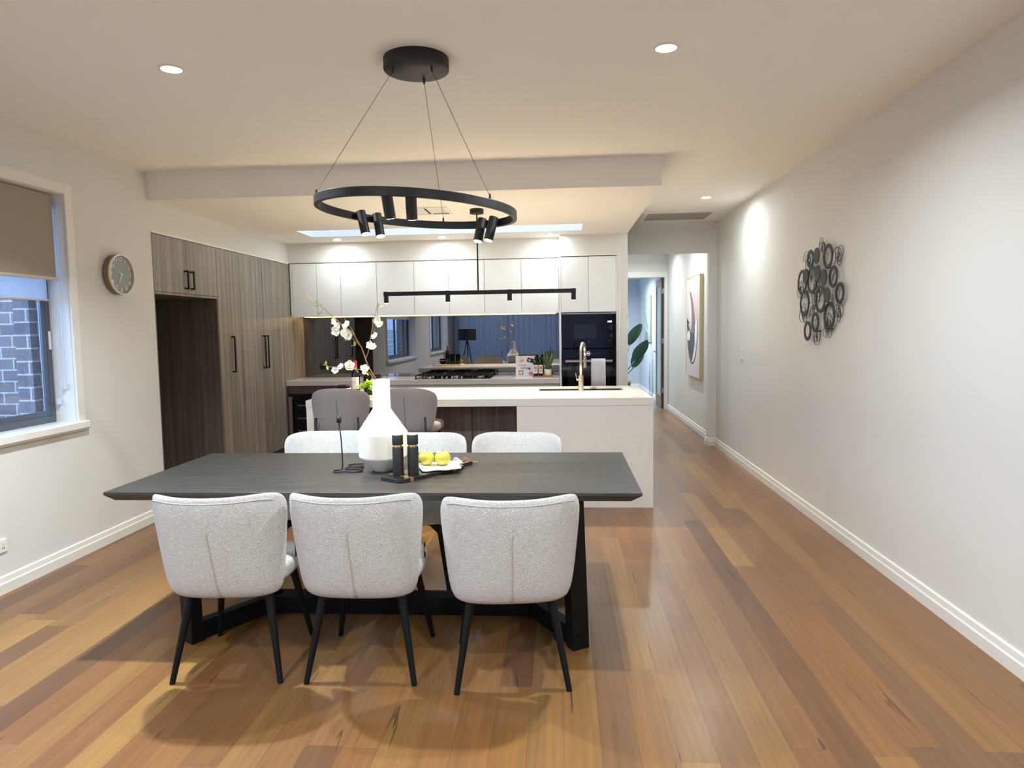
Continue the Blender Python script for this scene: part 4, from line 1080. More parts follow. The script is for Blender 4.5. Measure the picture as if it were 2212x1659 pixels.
for hx, fx, tx in ((HXR, .068, .045), (HXL, -1.772, -1.75)):
    for fy, ty in ((3.115, 3.06), (3.891, 3.946)):
        d_ = Vector((fx - hx, fy - ym, 0)).normalized(); s_ = Vector((-d_.y, d_.x, 0))
        MB().beam((hx - d_.x * .03, ym - d_.y * .03, .045), (fx, fy, .045), .052, .09).build('foot_arm', M_BLACKWOOD_LEG, tb, off=tb.location)
        b0, t0_ = Vector((fx, fy, 0)), Vector((tx, ty, .7095))
        lg = MB(); A_, B_ = d_ * .030, s_ * .044
        lg.add([b0 - A_ - B_, b0 + A_ - B_, b0 + A_ + B_, b0 - A_ + B_, t0_ - A_ - B_, t0_ + A_ - B_, t0_ + A_ + B_, t0_ - A_ + B_], [(0, 3, 2, 1), (4, 5, 6, 7), (0, 1, 5, 4), (1, 2, 6, 5), (2, 3, 7, 6), (3, 0, 4, 7)])
        lg.build('leg', M_BLACKWOOD_LEG, tb, off=tb.location, bevel=.002)
        MB().beam((tx, ty, .687), (hx, ym, .687), .07, .044).build('top_rail', M_BLACKWOOD_LEG, tb, off=tb.location)

# table-top things
TT = TZ + .0005
va = MB().lathe([(0, 0), (.049, 0), (.0505, .0015), (.054, .0045), (.1165, .0675), (.1205, .0715), (.1222, .0745), (.1226, .080), (.1283, .190), (.1285, .1955), (.1278, .1995), (.1245, .204), (.0505, .307), (.0470, .312), (.0460, .318), (.0445, .40), (.0450, .466), (.0446, .4705), (.0425, .472), (.0405, .470), (.039, .46), (.039, .33), (.1, .24), (.1, .09), (0, .03)], (-.920, 3.50, TT), seg=64).build('plaster_vase', M_PLASTER)
tag(va, 'tall white plaster bottle-shaped vase on the dining table', 'vase')
# blossom branch
br = thing('blossom_branch', 'forked branch of white blossom standing in the plaster vase', 'flower branch', (-.93, 3.50, 1.20))
off = br.location
stems = [([(-.915, 3.50, 1.00), (-.930, 3.50, 1.15), (-.948, 3.50, 1.228), (-.985, 3.50, 1.292), (-1.018, 3.505, 1.388), (-1.064, 3.51, 1.464), (-1.122, 3.51, 1.508), (-1.204, 3.515, 1.584), (-1.251, 3.515, 1.623), (-1.303, 3.52, 1.659)], .0046, .0012),
         ([(-.985, 3.50, 1.292), (-.995, 3.49, 1.325), (-.978, 3.49, 1.364), (-.965, 3.485, 1.423), (-.947, 3.48, 1.505), (-.928, 3.475, 1.57), (-.920, 3.475, 1.612)], .0032, .0010),
         ([(-.950, 3.50, 1.215), (-.975, 3.49, 1.258), (-1.005, 3.485, 1.272), (-1.058, 3.475, 1.279), (-1.106, 3.47, 1.287), (-1.167, 3.465, 1.290), (-1.208, 3.46, 1.303)], .0030, .0010),
         ([(-1.018, 3.505, 1.388), (-1.036, 3.50, 1.41), (-1.050, 3.50, 1.455), (-1.075, 3.50, 1.50), (-1.10, 3.50, 1.535)], .0024, .0009),
         ([(-1.03, 3.505, 1.40), (-1.055, 3.51, 1.425), (-1.085, 3.515, 1.448)], .0018, .0008),
         ([(-1.215, 3.515, 1.593), (-1.225, 3.52, 1.575), (-1.235, 3.52, 1.566)], .0014, .0007)]
for pts, r0, r1 in stems:
    n_ = len(pts)
    MB().tube(pts, r0, 7, radii=[r0 + (r1 - r0) * i / (n_ - 1) for i in range(n_)]).build('stem', M_TWIG, br, off=off)
def pxz(x, y):    # crop coordinates of the branch study -> world x,z in the branch plane
    u_ = 640 + x / 7.541; v_ = 600 + y / 7.541
    return (-1.303 + (u_ - 658) * (.383 / 160.0) + 0.0, 1.659 - (v_ - 637) * .00241)
bl_ = [(635, 705, 45), (655, 860, 62), (690, 780, 52), (830, 780, 60), (800, 890, 62), (850, 930, 62), (745, 910, 44), (1340, 700, 66), (1370, 780, 50), (1288, 962, 50), (1195, 1095, 52), (1240, 1135, 52), (590, 1490, 45), (710, 1440, 45), (840, 1420, 66), (1090, 1480, 56), (1070, 1540, 30)]
for k, (x, y, r_) in enumerate(bl_):
    X, Z = pxz(x, y); R_ = r_ / 7.541 / 428.0; R_ *= 1.25; C_ = Vector((X, 3.495 + random.uniform(-.014, .010), Z))
    face = Vector((random.uniform(-.7, .7), -1, random.uniform(-.2, .9))).normalized()
    s1 = face.orthogonal().normalized(); s2 = face.cross(s1)
    m_ = MB()
    for j in range(5):
        an = 2 * PI * j / 5 + k
        d_ = s1 * math.cos(an) + s2 * math.sin(an)
        q_ = face.cross(d_)
        vs = []; fs = []
        rows_ = [(.05, .12, 0), (.35, .42, .06), (.7, .55, .20), (.98, .34, .42), (1.08, .06, .50)]
        for a_, w_, l_ in rows_:
            c0 = C_ + d_ * R_ * a_ + face * R_ * l_
            vs += [c0 - q_ * R_ * w_ + face * R_ * .10, c0, c0 + q_ * R_ * w_ + face * R_ * .10]
        for i in range(len(rows_) - 1):
            b_ = 3 * i; fs += [(b_, b_ + 1, b_ + 4, b_ + 3), (b_ + 1, b_ + 2, b_ + 5, b_ + 4)]
        m_.add(vs, fs, True)
    o = m_.build('blossom', M_PETAL, br, off=off)
    MB().sphere(C_ + face * R_ * .14, R_ * .20, seg=10, rings=6).build('stamen', M_POLLEN, o, off=off)
lf = [(305, 395, .2, 1), (405, 450, .5, 1), (325, 465, -.8, .2), (800, 1020, -1, .1), (935, 1070, .0, 1), (905, 1105, -1, 0), (450, 1375, .1, 1), (470, 1450, .2, -1), (430, 1400, -1, .2), (940, 1465, .2, 1), (905, 1480, -.6, .6), (1120, 1555, .6, -.6), (1335, 455, -.3, 1), (1395, 490, 1, .5), (1250, 610, -1, .5), (1265, 870, .5, 1), (380, 580, -1, -.6)]
for x, y, dx_, dz_ in lf:
    X, Z = pxz(x, y); m_ = MB()
    strap_leaf(m_, (X - dx_ * .012, 3.50, Z - dz_ * .012), (dx_, -.25, dz_), .026, .0062, .0, .3, 6, .4); m_.build('leaf', M_BUD, br, off=off)

# candle holder of bent black wire
chd = thing('candle_holder', 'black bent-wire taper candle holder with coiled base left of the vase', 'candle holder', (-1.13, 3.47, TT))
off = chd.location
pts = [(-1.134, 3.486), (-1.150, 3.484), (-1.166, 3.470), (-1.170, 3.452), (-1.158, 3.430), (-1.140, 3.424), (-1.118, 3.440), (-1.095, 3.444), (-1.062, 3.430), (-1.036, 3.434), (-1.020, 3.458), (-1.032, 3.492), (-1.072, 3.504), (-1.112, 3.508), (-1.132, 3.522), (-1.130, 3.540), (-1.105, 3.550), (-1.062, 3.546), (-1.044, 3.552), (-1.044, 3.570), (-1.07, 3.585), (-1.110, 3.590), (-1.137, 3.600), (-1.141, 3.620), (-1.118, 3.636), (-1.066, 3.648)]
def smooth_path(P, it=2):
    P = [Vector(p) for p in P]
    for _ in range(it):
        Q = [P[0]]
        for a_, b_ in zip(P, P[1:]): Q += [a_ * .75 + b_ * .25, a_ * .25 + b_ * .75]
        Q.append(P[-1]); P = Q
    return P
P3 = [(x, y, TT + .004) for x, y in pts]
MB().tube(smooth_path(P3), .0034, 8).build('coiled_base', M_BLACK, chd, off=off)
MB().tube([(-1.134, 3.486, TT + .004), (-1.130, 3.484, TT + .03), (-1.132, 3.482, TT + .15), (-1.140, 3.480, TT + .255)], .0033, 10).build('stem', M_BLACK, chd, off=off)
MB().lathe([(0, 0), (.0125, 0), (.0125, .032), (.0105, .032), (.0105, .004), (0, .004)], (-1.140, 3.480, TT + .252), seg=24).build('candle_cup', M_BLACK, chd, off=off)

# serving board
bd = thing('serving_board', 'black paddle serving board with copper inlays and leather loop on the dining table', 'serving board', (-.6875, 3.401, TT), math.radians(54))
hwd = .080
ol = [(-.225, -.062), (-.205, -hwd), (.19, -hwd), (.21, -hwd + .006), (.222, -hwd + .030), (.228, -.035), (.235, -.034), (.320, -.034), (.320, .034), (.235, .034), (.228, .035), (.222, hwd - .03), (.21, hwd - .006), (.19, hwd), (-.205, hwd), (-.225, .062)]
MB().prism(ol, 0, .018).build('board', M_BOARD, bd, bevel=.002)
MB().box(-.162, -.142, -hwd, hwd, .0181, .0188).box(-.162, -.142, -hwd - .0006, -hwd, .001, .0185).build('copper_inlay', M_COPPER, bd)
MB().box(.130, .146, -hwd, hwd, .0181, .0188).box(.130, .146, -hwd - .0006, -hwd, .001, .0185).build('copper_inlay', M_COPPER, bd)
lp = [(.300, .004, .019), (.296, .012, .030), (.300, 0, .036), (.306, -.010, .028), (.315, -.012, .022), (.330, -.016, .012), (.350, -.024, .004), (.375, -.022, .003), (.382, -.008, .003), (.370, .004, .003), (.345, .004, .006), (.325, -.002, .014), (.308, .004, .022), (.288, .022, .020), (.275, .034, .021)]
MB().tube(smooth_path(lp), .0022, 7).build('leather_loop', M_LEATHER, bd)
BT = TT + .0182
def mill(x, y, label):
    r = thing('pepper_mill', label, 'mill', (x, y, BT), group='black mills')
    MB().lathe([(0, 0), (.0268, 0), (.0272, .002), (.0268, .137), (.0260, .139), (0, .139)], seg=36).build('body', M_MILL, r)
    MB().cyl((0, 0, .139), (0, 0, .150), .0215, seg=32).build('brass_collar', M_GOLD, r)
    MB().lathe([(0, .150), (.0262, .150), (.0268, .152), (.0268, .196), (.0258, .1975), (0, .1975)], seg=36).build('cap', M_MILL, r)
    MB().cyl((0, 0, .1976), (0, 0, .1985), .0245, seg=32).build('top_disc', M_MILLTOP, r)
mill(-.792, 3.291, 'black mill with brass collar on the serving board, the left one')
mill(-.720, 3.300, 'black mill with brass collar on the serving board, nearer the apples')
# linen under the apples
nap = MB(); vs = []; fs = []; NX, NY = 22, 14
for j in range(NY + 1):
    for i in range(NX + 1):
        a_ = -1 + 2 * i / NX; b_ = -1 + 2 * j / NY
        z = .005 + .0016 * math.sin(a_ * 6 + b_ * 3) + .0014 * math.sin(b_ * 8)
        q_, w_ = sq(a_, b_, 12)
        vs.append((q_ * .100, w_ * .092, z))
for j in range(NY):
    for i in range(NX):
        k = j * (NX + 1) + i; fs.append((k, k + 1, k + NX + 2, k + NX + 1))
nap.add(vs, fs, True)
npk = thing('linen_napkin', 'folded white fringed linen napkin under the apples', 'napkin', (-.622, 3.462, BT + .0005), math.radians(20))
o = nap.build('folded_cloth', M_TOWEL, npk); sd = o.modifiers.new('solid', 'SOLIDIFY'); sd.thickness = .007; sd.offset = 1.0
fg = MB()
for k in range(14):
    y_ = -.02 + .010 * k
    fg.tube([(.096, y_, .012), (.106, y_ + .002, .020 + .006 * math.sin(k * 2)), (.116, y_ + .004 * math.sin(k), .024), (.120, y_, .016)], .0028, 6)
fg.build('fringe', M_TOWEL, npk)
def apple(x, y, label, rot):
    r = thing('green_apple', label, 'apple', (x, y, BT + .0190), rot, group='green apples')
    prof = []
    for k in range(19):
        th = PI * k / 18
        R_ = .0405 * math.sin(th) ** .82 * (1 + .06 * math.cos(th) * -1)
        z = -.036 * math.cos(th)
        if k > 13: z -= .006 * ((k - 13) / 5.0) ** 2
        if k < 3: z += .004 * (3 - k) / 3
        prof.append((max(R_, 0.0001), z + .035))
    MB().lathe(prof, seg=40).build('flesh', M_APPLE, r)
    MB().tube([(0, 0, .060), (.001, .0, .072), (.003, 0, .082)], .0012, 7).build('stem', M_TWIG, r)
BT -= .005
apple(-.688, 3.470, 'green apple on the linen, the left one half hidden by the mill', .3)
apple(-.604, 3.468, 'green apple on the linen, the right one with its stalk up', 1.3)

# ------------------------------------------------------------------ ceiling fittings
def downlight(x, y, z, label, power, color=COOL, r=.045, spread=165):
    t_ = thing('downlight', label, 'ceiling light', (x, y, z), group='recessed downlights')
    MB().lathe([(r, -.0005), (r + .010, -.0015), (r + .012, -.006), (r + .002, -.008), (r, -.004)], seg=40).build('trim_ring', M_TRIM, t_)
    MB().cyl((0, 0, -.0005), (0, 0, -.006), r, seg=40).build('lens', M_LENS, t_)
    lamp('AREA', 'downlight_lamp', (0, 0, -.010), power, color, t_, size=.075, spread=math.radians(spread))
    return t_
downlight(-1.828, 3.285, HC, 'glowing round downlight in the dining ceiling, left of the ring pendant', P_DOWN, spread=128)
downlight(.490, 3.285, HC, 'glowing round downlight in the dining ceiling, right of the ring pendant', P_DOWN * .8, spread=160)
downlight(1.438, 7.03, HC, 'glowing round downlight near the right wall, before the ceiling air grille', P_HALL, spread=172)
downlight(-2.518, 7.84, HK, 'kitchen downlight above the left overhead cabinets', P_KITCHEN, spread=178)
downlight(-1.314, 7.84, HK, 'kitchen downlight above the middle overhead cabinets', P_KITCHEN, spread=178)
downlight(-.102, 7.83, HK, 'kitchen downlight above the right overhead cabinets', P_KITCHEN, spread=178)
downlight(1.33, 9.75, HC, 'downlight in the hall above the spiral picture', 5.0, spread=165)
downlight(1.33, 11.5, HC, 'added unseen fill downlight in the hall just before the timber door', 4.0, spread=165)  # added as fill for the dim hall, out of view behind the header
downlight(-1.828, .55, HC, 'downlight over the left of the space behind the viewer', P_DOWN)
downlight(.490, .55, HC, 'downlight over the right of the space behind the viewer', P_DOWN)
downlight(-1.828, -1.7, HC, 'downlight near the rear left corner by the floor lamp', P_DOWN * 1.3)
downlight(.490, -1.7, HC, 'downlight near the rear right by the curtain', P_DOWN * 1.3)
downlight(.9, 14.6, 2.60, 'added unseen downlight brightening the room past the hall door', 24.0, (.84, .93, 1.0))  # added out of view to brighten the far room beyond its daylight

# ring pendant
rp = thing('ring_pendant', 'black ring pendant with six spot cylinders hung above the dining table', 'pendant light', (-.655, 3.30, HC))
o_ = rp.location
RC = Vector((-.670, 3.31, 2.036)); RR = .462; TLT = -.068
def rz_at(x): return RC.z + TLT * (x - RC.x)
MB().lathe([(0, 0), (.150, 0), (.152, -.004), (.152, -.050), (.149, -.054), (0, -.054)], seg=64).build('canopy', M_BLACK, rp)
vs = []; fs = []; K = 120
for i in range(K):
    an = 2 * PI * i / K
    for rr, dz in ((RR - .010, -.019), (RR + .010, -.019), (RR + .010, .019), (RR - .010, .019)):
        x = RC.x + rr * math.cos(an); y = RC.y + rr * math.sin(an); vs.append((x, y, rz_at(x) + dz))
for i in range(K):
    j = (i + 1) % K
    for k in range(4): fs.append((4 * i + k, 4 * i + (k + 1) % 4, 4 * j + (k + 1) % 4, 4 * j + k))
rg = MB().add(vs, fs).build('ring', M_BLACK, rp, off=o_, bevel=.002)
for an, tx, ty in ((84, -.640, 3.405), (324, -.575, 3.255), (206, -.755, 3.245)):
    a_ = math.radians(an); x = RC.x + RR * math.cos(a_); y = RC.y + RR * math.sin(a_)
    cb_ = MB(); cb_.cyl((tx, ty, HC - .07), (x, y, rz_at(x) + .03), .0011, seg=6); cb_.build('cable', M_ARTMETAL, rp, off=o_)
    MB().cyl((tx, ty, HC - .054), (tx, ty, HC - .078), .006, .004, seg=12).build('cable_grip', M_BLACK, rp, off=o_)
    MB().cyl((x, y, rz_at(x) + .018), (x, y, rz_at(x) + .042), .006, .003, seg=12).build('cable_grip', M_BLACK, rp, off=o_)
for an in (264, 278, 144, 131, 37, 50):
    a_ = math.radians(an); d_ = Vector((math.cos(a_), math.sin(a_), 0))
    x, y = RC.x + (RR - .036) * d_.x, RC.y + (RR - .036) * d_.y
    top = Vector((x, y, rz_at(x) + (.018 if an > 200 else .022)))
    ax = (Vector((0, 0, -1)) - d_ * (.42 if an > 200 else .30)).normalized()
    bot = top + ax * .122
    cn = MB().cyl(top, bot, .0235, seg=28); cn.cyl(top + ax * .02 + d_ * .0, top + ax * .02 + d_ * .034, .006, seg=12)
    co = cn.build('spot_cylinder', M_BLACK, rp, off=o_)
    MB().cyl(bot + ax * .0002, bot + ax * .0012, .0205, seg=28).build('lens', M_LENSW, co, off=o_)
    lp_ = lamp('SPOT', 'spot_lamp', bot + ax * .006 - o_, P_RING, WARM, rp, size=.018, direction=ax, spot=math.radians(78), blend=.9)
# linear pendant
lpn = thing('linear_pendant', 'black linear bar pendant with four small spots above the island', 'pendant light', (-.714, 6.11, HK))
o_ = lpn.location
MB().lathe([(0, 0), (.058, 0), (.060, -.003), (.060, -.040), (0, -.042)], seg=40).build('canopy', M_BLACK, lpn)
MB().cyl((0, 0, -.04), (.0, 0, 1.81 - HK), .0065, seg=14).build('rod', M_BLACK, lpn)
MB().box(-1.556, .141, 6.11 - .018, 6.11 + .018, 1.776, 1.811).build('bar', M_BLACK, lpn, off=o_, bevel=.001)
for x in (-1.535, -.984, -.438, .120):
    cn = MB().cyl((x, 6.11, 1.813), (x, 6.11, 1.712), .0205, seg=24).build('spot_cylinder', M_BLACK, lpn, off=o_)
    MB().cyl((x, 6.11, 1.7118), (x, 6.11, 1.7108), .0175, seg=24).build('lens', M_LENSW, cn, off=o_)
    lamp('SPOT', 'spot_lamp', Vector((x, 6.11, 1.706)) - o_, P_BAR, WARM, lpn, size=.016, spot=math.radians(120), blend=.8)
# vents
vt = thing('ceiling_vent', 'square white louvred air vent in the kitchen ceiling', 'vent', (-1.13, 6.12, HK))
MB().box(-.18, .18, -.18, -.155, -.008, 0).box(-.18, .18, .155, .18, -.008, 0).box(-.18, -.155, -.155, .155, -.008, 0).box(.155, .18, -.155, .155, -.008, 0).box(-.006, .006, -.155, .155, -.008, -.001).build('frame', M_TRIM, vt)
MB().box(-.155, .155, -.155, .155, -.001, -.0003).build('backing', M_DARK, vt)
for k in range(6):
    x = .03 + k * .022
    MB().obox((-x - .008 if k < 7 else 0, 0, -.005), Vector((.006, 0, .003)), Vector((0, .15, 0)), Vector((0, 0, .0008))).build('louvre', M_TRIM, vt)
    y = -.13 + k * .043
    MB().obox((.08, y, -.005), Vector((.072, 0, 0)), Vector((0, .012, -.003)), Vector((0, 0, .0008))).build('louvre', M_TRIM, vt)
ag = thing('return_air_grille', 'large grey return air grille in the ceiling before the hall', 'vent', (1.345, 8.18, HC))
MB().box(-.41, .37, -.285, -.262, -.010, 0).box(-.41, .37, .262, .285, -.010, 0).box(-.41, -.352, -.262, .262, -.010, 0).box(.352, .375, -.262, .262, -.010, 0).build('frame', M_TRIM, ag, bevel=.002)
gm = MB()
for k in range(40): gm.obox((0, -.255 + k * .0131, -.004), Vector((.352, 0, 0)), Vector((0, .0042, -.002)), Vector((0, 0, .0006)))
gm.build('louvre_panel', M_GRILLE, ag)
MB().box(-.352, .352, -.262, .262, -.0012, -.0004).build('backing', M_GRILLE, ag)

# ------------------------------------------------------------------ wall things
# clock
ck = thing('wall_clock', 'round wall clock with bronze case and grey face on the left wall', 'clock', (XL + .0005, 4.853, 1.902))
MB().cyl((0, 0, 0), (.046, 0, 0), .142, seg=72).build('case', M_CLOCKBODY, ck)
def ringx(m, x0, x1, r0, r1, seg=72):
    vs = []; fs = []
    for i in range(seg):
        a_ = 2 * PI * i / seg
        for x, r_ in ((x0, r0), (x0, r1), (x1, r1), (x1, r0)): vs.append((x, r_ * math.cos(a_), r_ * math.sin(a_)))
    for i in range(seg):
        j = (i + 1) % seg
        for k in range(4): fs.append((4 * i + k, 4 * i + (k + 1) % 4, 4 * j + (k + 1) % 4, 4 * j + k))
    m.add(vs, fs, False); return m
ringx(MB(), .046, .060, .136, .1435).build('rim', M_CLOCKRIM, ck)
MB().cyl((.046, 0, 0), (.0465, 0, 0), .136, seg=64).build('face', M_CLOCKFACE, ck)
for h_ in range(1, 13):
    a_ = 2 * PI * h_ / 12
    text_part(str(h_), .043, M_WHITETXT, ck, (.0472, .110 * math.sin(a_), .110 * math.cos(a_)), (0, 1, 0), (0, 0, 1), 'numeral', .0004)
def hand(angle, length, w_, x, name):
    a_ = math.radians(angle); d_ = Vector((0, math.sin(a_), math.cos(a_))); s_ = Vector((0, math.cos(a_), -math.sin(a_)))
    MB().add([d_ * -.012 - s_ * w_ + Vector((x, 0, 0)), d_ * -.012 + s_ * w_ + Vector((x, 0, 0)), d_ * length + s_ * w_ * .7 + Vector((x, 0, 0)), d_ * length - s_ * w_ * .7 + Vector((x, 0, 0)),
              d_ * -.012 - s_ * w_ + Vector((x + .001, 0, 0)), d_ * -.012 + s_ * w_ + Vector((x + .001, 0, 0)), d_ * length + s_ * w_ * .7 + Vector((x + .001, 0, 0)), d_ * length - s_ * w_ * .7 + Vector((x + .001, 0, 0))],
             [(0, 1, 2, 3), (7, 6, 5, 4), (0, 4, 5, 1), (1, 5, 6, 2), (2, 6, 7, 3), (3, 7, 4, 0)]).build(name, M_WHITETXT, ck)
hand(300, .086, .0028, .052, 'minute_hand'); hand(205, .062, .0036, .050, 'hour_hand')
MB().cyl((.0465, 0, 0), (.0545, 0, 0), .005, seg=16).build('hub', M_WHITETXT, ck)
ol_ = thing('power_outlet', 'white double power outlet low on the left wall', 'power outlet', (XL + .0005, 3.655, .274))
MB().box(0, .010, -.058, .058, -.037, .037).build('plate', M_TRIM, ol_, bevel=.002)
MB().box(.010, .0105, -.034, -.030, -.018, -.006).box(.010, .0105, -.022, -.018, -.018, -.006).box(.010, .0105, .018, .022, -.018, -.006).box(.010, .0105, .030, .034, -.018, -.006).build('sockets', M_DARK, ol_)
MB().box(.010, .0125, -.032, -.020, .008, .022).box(.010, .0125, .020, .032, .008, .022).build('rockers', M_TRIM, ol_)
sw = thing('light_switch', 'white light switch plate on the right wall', 'light switch', (XR - .0005, 7.40, 1.175))
MB().box(-.009, 0, -.037, .037, -.062, .062).build('plate', M_TRIM, sw, bevel=.002)
for z in (-.035, 0, .030): MB().box(-.012, -.009, -.008, .008, z - .006, z + .010).build('rocker', M_TRIM, sw)
ol2 = thing('light_switch', 'white light switch on the far wall beyond the hall door', 'light switch', (1.60, 16.849, 1.55))
MB().box(-.037, .037, -.009, 0, -.16, .16).build('plate', M_TRIM, ol2, bevel=.002)
MB().box(-.008, .008, -.012, -.009, -.01, .01).build('rocker', M_TRIM, ol2)
ol3 = thing('power_outlet', 'white power outlet low on the wall past the hall door', 'power outlet', (XR - .0005, 14.99, .295))
MB().box(-.009, 0, -.058, .058, -.037, .037).build('plate', M_TRIM, ol3, bevel=.002)
MB().box(-.011, -.009, -.02, .02, -.01, .01).build('rockers', M_DARK, ol3)

# metal wall sculpture
ws = thing('wall_sculpture', 'charcoal metal wall sculpture of overlapping rings, discs and wire coils', 'wall art', (XR, 5.2, 1.68))
o_ = ws.location
rings = [(5.334, 1.951, .067, .024), (5.012, 1.938, .087, .027), (5.540, 1.791, .097, .024), (5.291, 1.794, .101, .026), (4.911, 1.790, .075, .024), (4.812, 1.674, .073, .026), (5.121, 1.647, .099, .027), (5.459, 1.627, .099, .024), (4.986, 1.525, .099, .028), (5.211, 1.484, .073, .026), (5.385, 1.420, .074, .026)]
discs = [(5.182, 1.960, .056), (5.168, 1.836, .055), (5.039, 1.796, .057), (5.407, 1.830, .056), (4.967, 1.669, .052)]
coils = [(5.165, 2.023, .050), (5.434, 1.948, .080), (4.871, 1.928, .068), (5.591, 1.730, .070), (5.249, 1.743, .073), (5.262, 1.665, .068), (5.514, 1.540, .071), (5.325, 1.562, .071), (4.850, 1.546, .062), (5.033, 1.479, .065), (5.046, 1.427, .058), (5.238, 1.377, .064)]
for i, (y, z, R_, w_) in enumerate(rings):
    m_ = MB(); ringx(m_, -.046 + (i % 3) * .007, -.040 + (i % 3) * .007, R_ - w_, R_, 56)
    m_.v = [(XR + a_, y + b_, z + c_) for a_, b_, c_ in m_.v]; m_.build('ring', M_ARTMETAL, ws, off=o_)
for i, (y, z, R_) in enumerate(discs):
    MB().cyl((XR - .056 + (i % 2) * .004, y, z), (XR - .050 + (i % 2) * .004, y, z), R_, seg=44).build('disc', M_ARTMETAL, ws, off=o_)
for i, (y, z, R_) in enumerate(coils):
    m_ = MB()
    P = []
    for k in range(5 * 22):
        a_ = 2 * PI * k / 22; t_ = k / 110.0
        rr = R_ * (1 - .78 * t_) * (1 + .10 * math.sin(a_ * 1.37 + i)); dy = R_ * .16 * math.sin(t_ * 9 + i); dz_ = R_ * .16 * math.cos(t_ * 7 + i * 2)
        P.append((XR - .020 - .010 * math.sin(k * .11 + i), y + dy + rr * math.cos(a_) * .92, z + dz_ + rr * math.sin(a_) * 1.05))
    m_.tube(P, .0018, 5); m_.build('wire_coil', M_ARTMETAL, ws, off=o_)
pg = MB()
for y, z in ((5.012, 1.86), (5.291, 1.70), (5.121, 1.56), (4.986, 1.435), (5.46, 1.72), (5.21, 1.42)): pg.cyl((XR - .045, y, z), (XR - .0005, y, z), .004, seg=10)
pg.build('wall_pin', M_ARTMETAL, ws, off=o_)

# hall picture
AY0, AY1, AZ0, AZ1, AX = 9.38, 10.39, .765, 2.158, XR - .052
ap = thing('framed_print', 'tall framed print of a spiral staircase on the hall wall', 'picture', (XR, (AY0 + AY1) / 2, (AZ0 + AZ1) / 2))
o_ = ap.location
MB().box(AX, XR - .0005, AY0, AY0 + .012, AZ0, AZ1).box(AX, XR - .0005, AY1 - .012, AY1, AZ0, AZ1).box(AX, XR - .0005, AY0 + .012, AY1 - .012, AZ0, AZ0 + .012).box(AX, XR - .0005, AY0 + .012, AY1 - .012, AZ1 - .012, AZ1).build('frame', M_GOLDFRAME, ap, off=o_)
MB().box(AX + .004, XR - .004, AY0 + .012, AY1 - .012, AZ0 + .012, AZ1 - .012).build('canvas', M_CANVAS, ap, off=o_)
def artpoly(pts, d_, name, m_):
    q = []
    for x, y in pts:
        s_ = (x - 225) / 170.0
        # perspective along the picture: s is image fraction far->near
        Yd = 1 / ((1 - s_) / AY1 + s_ / AY0)
        top = 238 - 73 * s_; bot = 1375 + 50 * s_
        q.append((Yd, AZ1 - (AZ1 - AZ0) * (y - top) / (bot - top)))
    mm = MB(); mm.prism(q, AX + .004 - d_ * .0006 - .0006, AX + .004 - d_ * .0006, lambda a_, b_, h_: (h_, a_, b_)); return mm.build(name, m_, ap, off=o_)
def arc(cx, cy, rx, ry, a0, a1, n=20): return [(cx + rx * math.cos(math.radians(a0 + (a1 - a0) * i / n)), cy + ry * math.sin(math.radians(a0 + (a1 - a0) * i / n))) for i in range(n + 1)]
artpoly([(300, 250), (380, 215), (378, 700), (330, 900), (300, 600), (268, 380)], 0, 'pink_wall_shape', M_ARTPINK)
artpoly(arc(308, 640, 68, 610, 5, 175) + [(240, 800), (262, 740), (300, 900), (340, 800)], 1, 'outer_rail_shape', M_ARTNAVY)
artpoly(arc(304, 640, 66, 590, 3, 170) + [(240, 850), (262, 760), (300, 900), (345, 760)], 2, 'white_rail_shape', M_ARTWHITE)
artpoly([(242, 900), (248, 745), (262, 790), (290, 876), (332, 872), (334, 980), (322, 1100), (306, 1190), (290, 1245), (266, 1160), (250, 1040)], 3, 'stairwell_shape', M_ARTDARK)
artpoly([(266, 380), (285, 400), (305, 470), (322, 580), (332, 700), (336, 872), (286, 872), (296, 800), (300, 700), (296, 600), (284, 470)], 4, 'stair_treads_shape', M_ARTBROWN)
artpoly([(238, 270), (262, 370), (284, 520), (292, 680), (286, 850), (280, 860), (280, 700), (268, 520), (245, 340)], 5, 'banister_shape', M_ARTWHITE)
artpoly(arc(262, 912, 17, 60, 0, 360, 24)[:-1], 6, 'spiral_eye_shape', M_ARTWHITE)

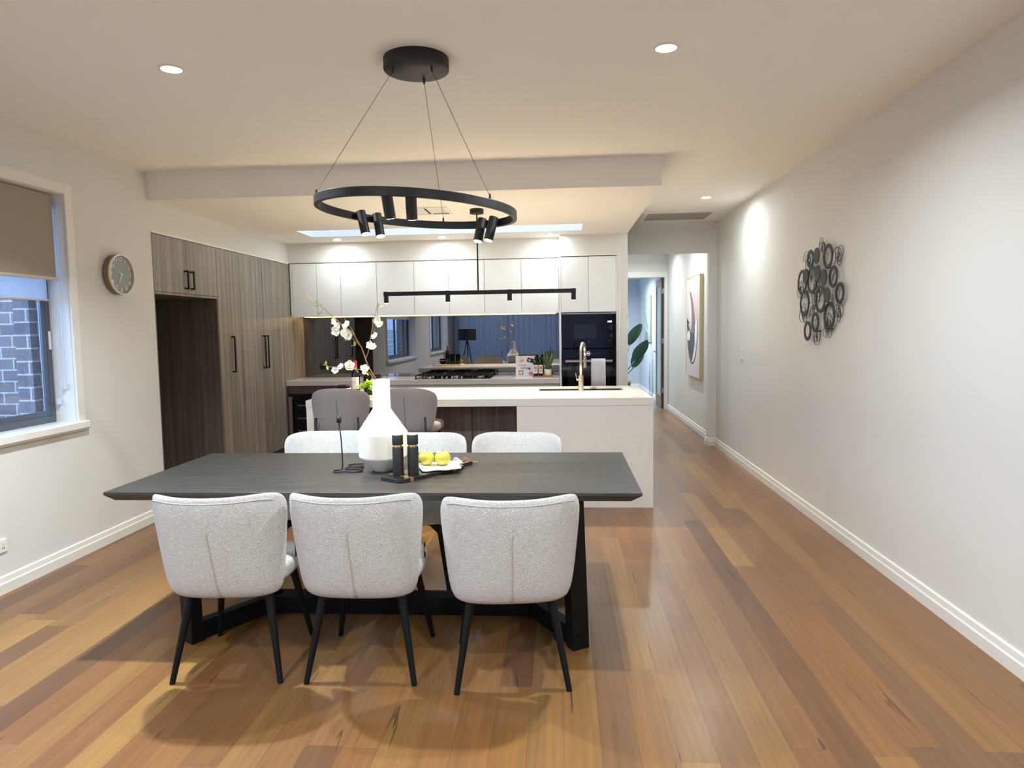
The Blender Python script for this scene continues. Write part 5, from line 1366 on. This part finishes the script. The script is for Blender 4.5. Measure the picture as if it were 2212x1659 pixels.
# far-room picture and plant
fp = thing('framed_print', 'small framed sage abstract print in the room past the hall door', 'picture', (XR, 15.2, 1.64))
o_ = fp.location
MB().box(XR - .03, XR - .0005, 14.58, 15.82, 1.15, 2.12).build('frame', M_GOLDFRAME, fp, off=o_)
MB().box(XR - .032, XR - .030, 14.61, 15.79, 1.18, 2.09).build('print', M_SAGE, fp, off=o_)
MB().prism([(14.9, 1.18), (15.5, 1.18), (15.4, 1.34), (15.2, 1.40), (15.0, 1.32)], XR - .034, XR - .0322, lambda a_, b_, h_: (h_, a_, b_)).prism([(15.10, 1.42), (15.0, 1.45), (15.45, 1.80), (15.5, 1.78)], XR - .034, XR - .0322, lambda a_, b_, h_: (h_, a_, b_)).build('print_shapes', mat('grey_green_print', (112, 124, 116), .7, noise=.1), fp, off=o_)
bp_ = thing('potted_palm', 'tall broad-leaved green plant in dark pot past the hall door', 'plant', (1.30, 14.6, 0))
MB().lathe([(0, 0), (.13, 0), (.16, .30), (.15, .30), (.13, .04), (0, .04)], seg=32).build('pot', M_BLACKPL, bp_)
MB().cyl((0, 0, .28), (0, 0, .30), .15, seg=24).lathe([(.161, .30), (.163, .345), (.150, .345), (.148, .30)], seg=32).build('rim_band', M_CHOP, bp_)
def big_leaf(h0, az, lean_, L_, w_):
    d_ = Vector((math.cos(az), math.sin(az), 0)); top = Vector((d_.x * lean_, d_.y * lean_, h0))
    st_ = MB().tube([(0, 0, .28), tuple(Vector((d_.x * lean_ * .35, d_.y * lean_ * .35, h0 * .6 + .1))), tuple(top)], .010, 8).build('stalk', M_LEAFD, bp_)
    m_ = MB(); vs = []; fs = []; n = 12; p = top.copy(); dd = (d_ * .35 + Vector((0, 0, 1))).normalized(); side = Vector((0, 1, 0)).cross(dd).normalized()
    side = Vector((1, .15, 0)).normalized()
    for i in range(n + 1):
        t_ = i / n; ww = w_ * math.sin(PI * (t_ * .93 + .05)) ** .65
        up_ = side.cross(dd).normalized()
        vs += [p - side * ww + up_ * ww * .25, p, p + side * ww + up_ * ww * .25]
        dd = (dd + Vector((0, 0, -.06))).normalized(); p = p + dd * L_ / n
    for i in range(n): k = 3 * i; fs += [(k, k + 1, k + 4, k + 3), (k + 1, k + 2, k + 5, k + 4)]
    m_.add(vs, fs, True); m_.build('leaf', M_LEAFD, bp_)
for h0, az, le, L_, w_ in ((1.10, .2, .14, .50, .13), (.78, -.3, .26, .48, .14), (.62, .6, .30, .42, .13), (1.0, 2.8, .16, .5, .13), (.7, 2.4, .28, .45, .12), (1.35, 1.4, .05, .35, .03)): big_leaf(h0, az, le, L_, w_)
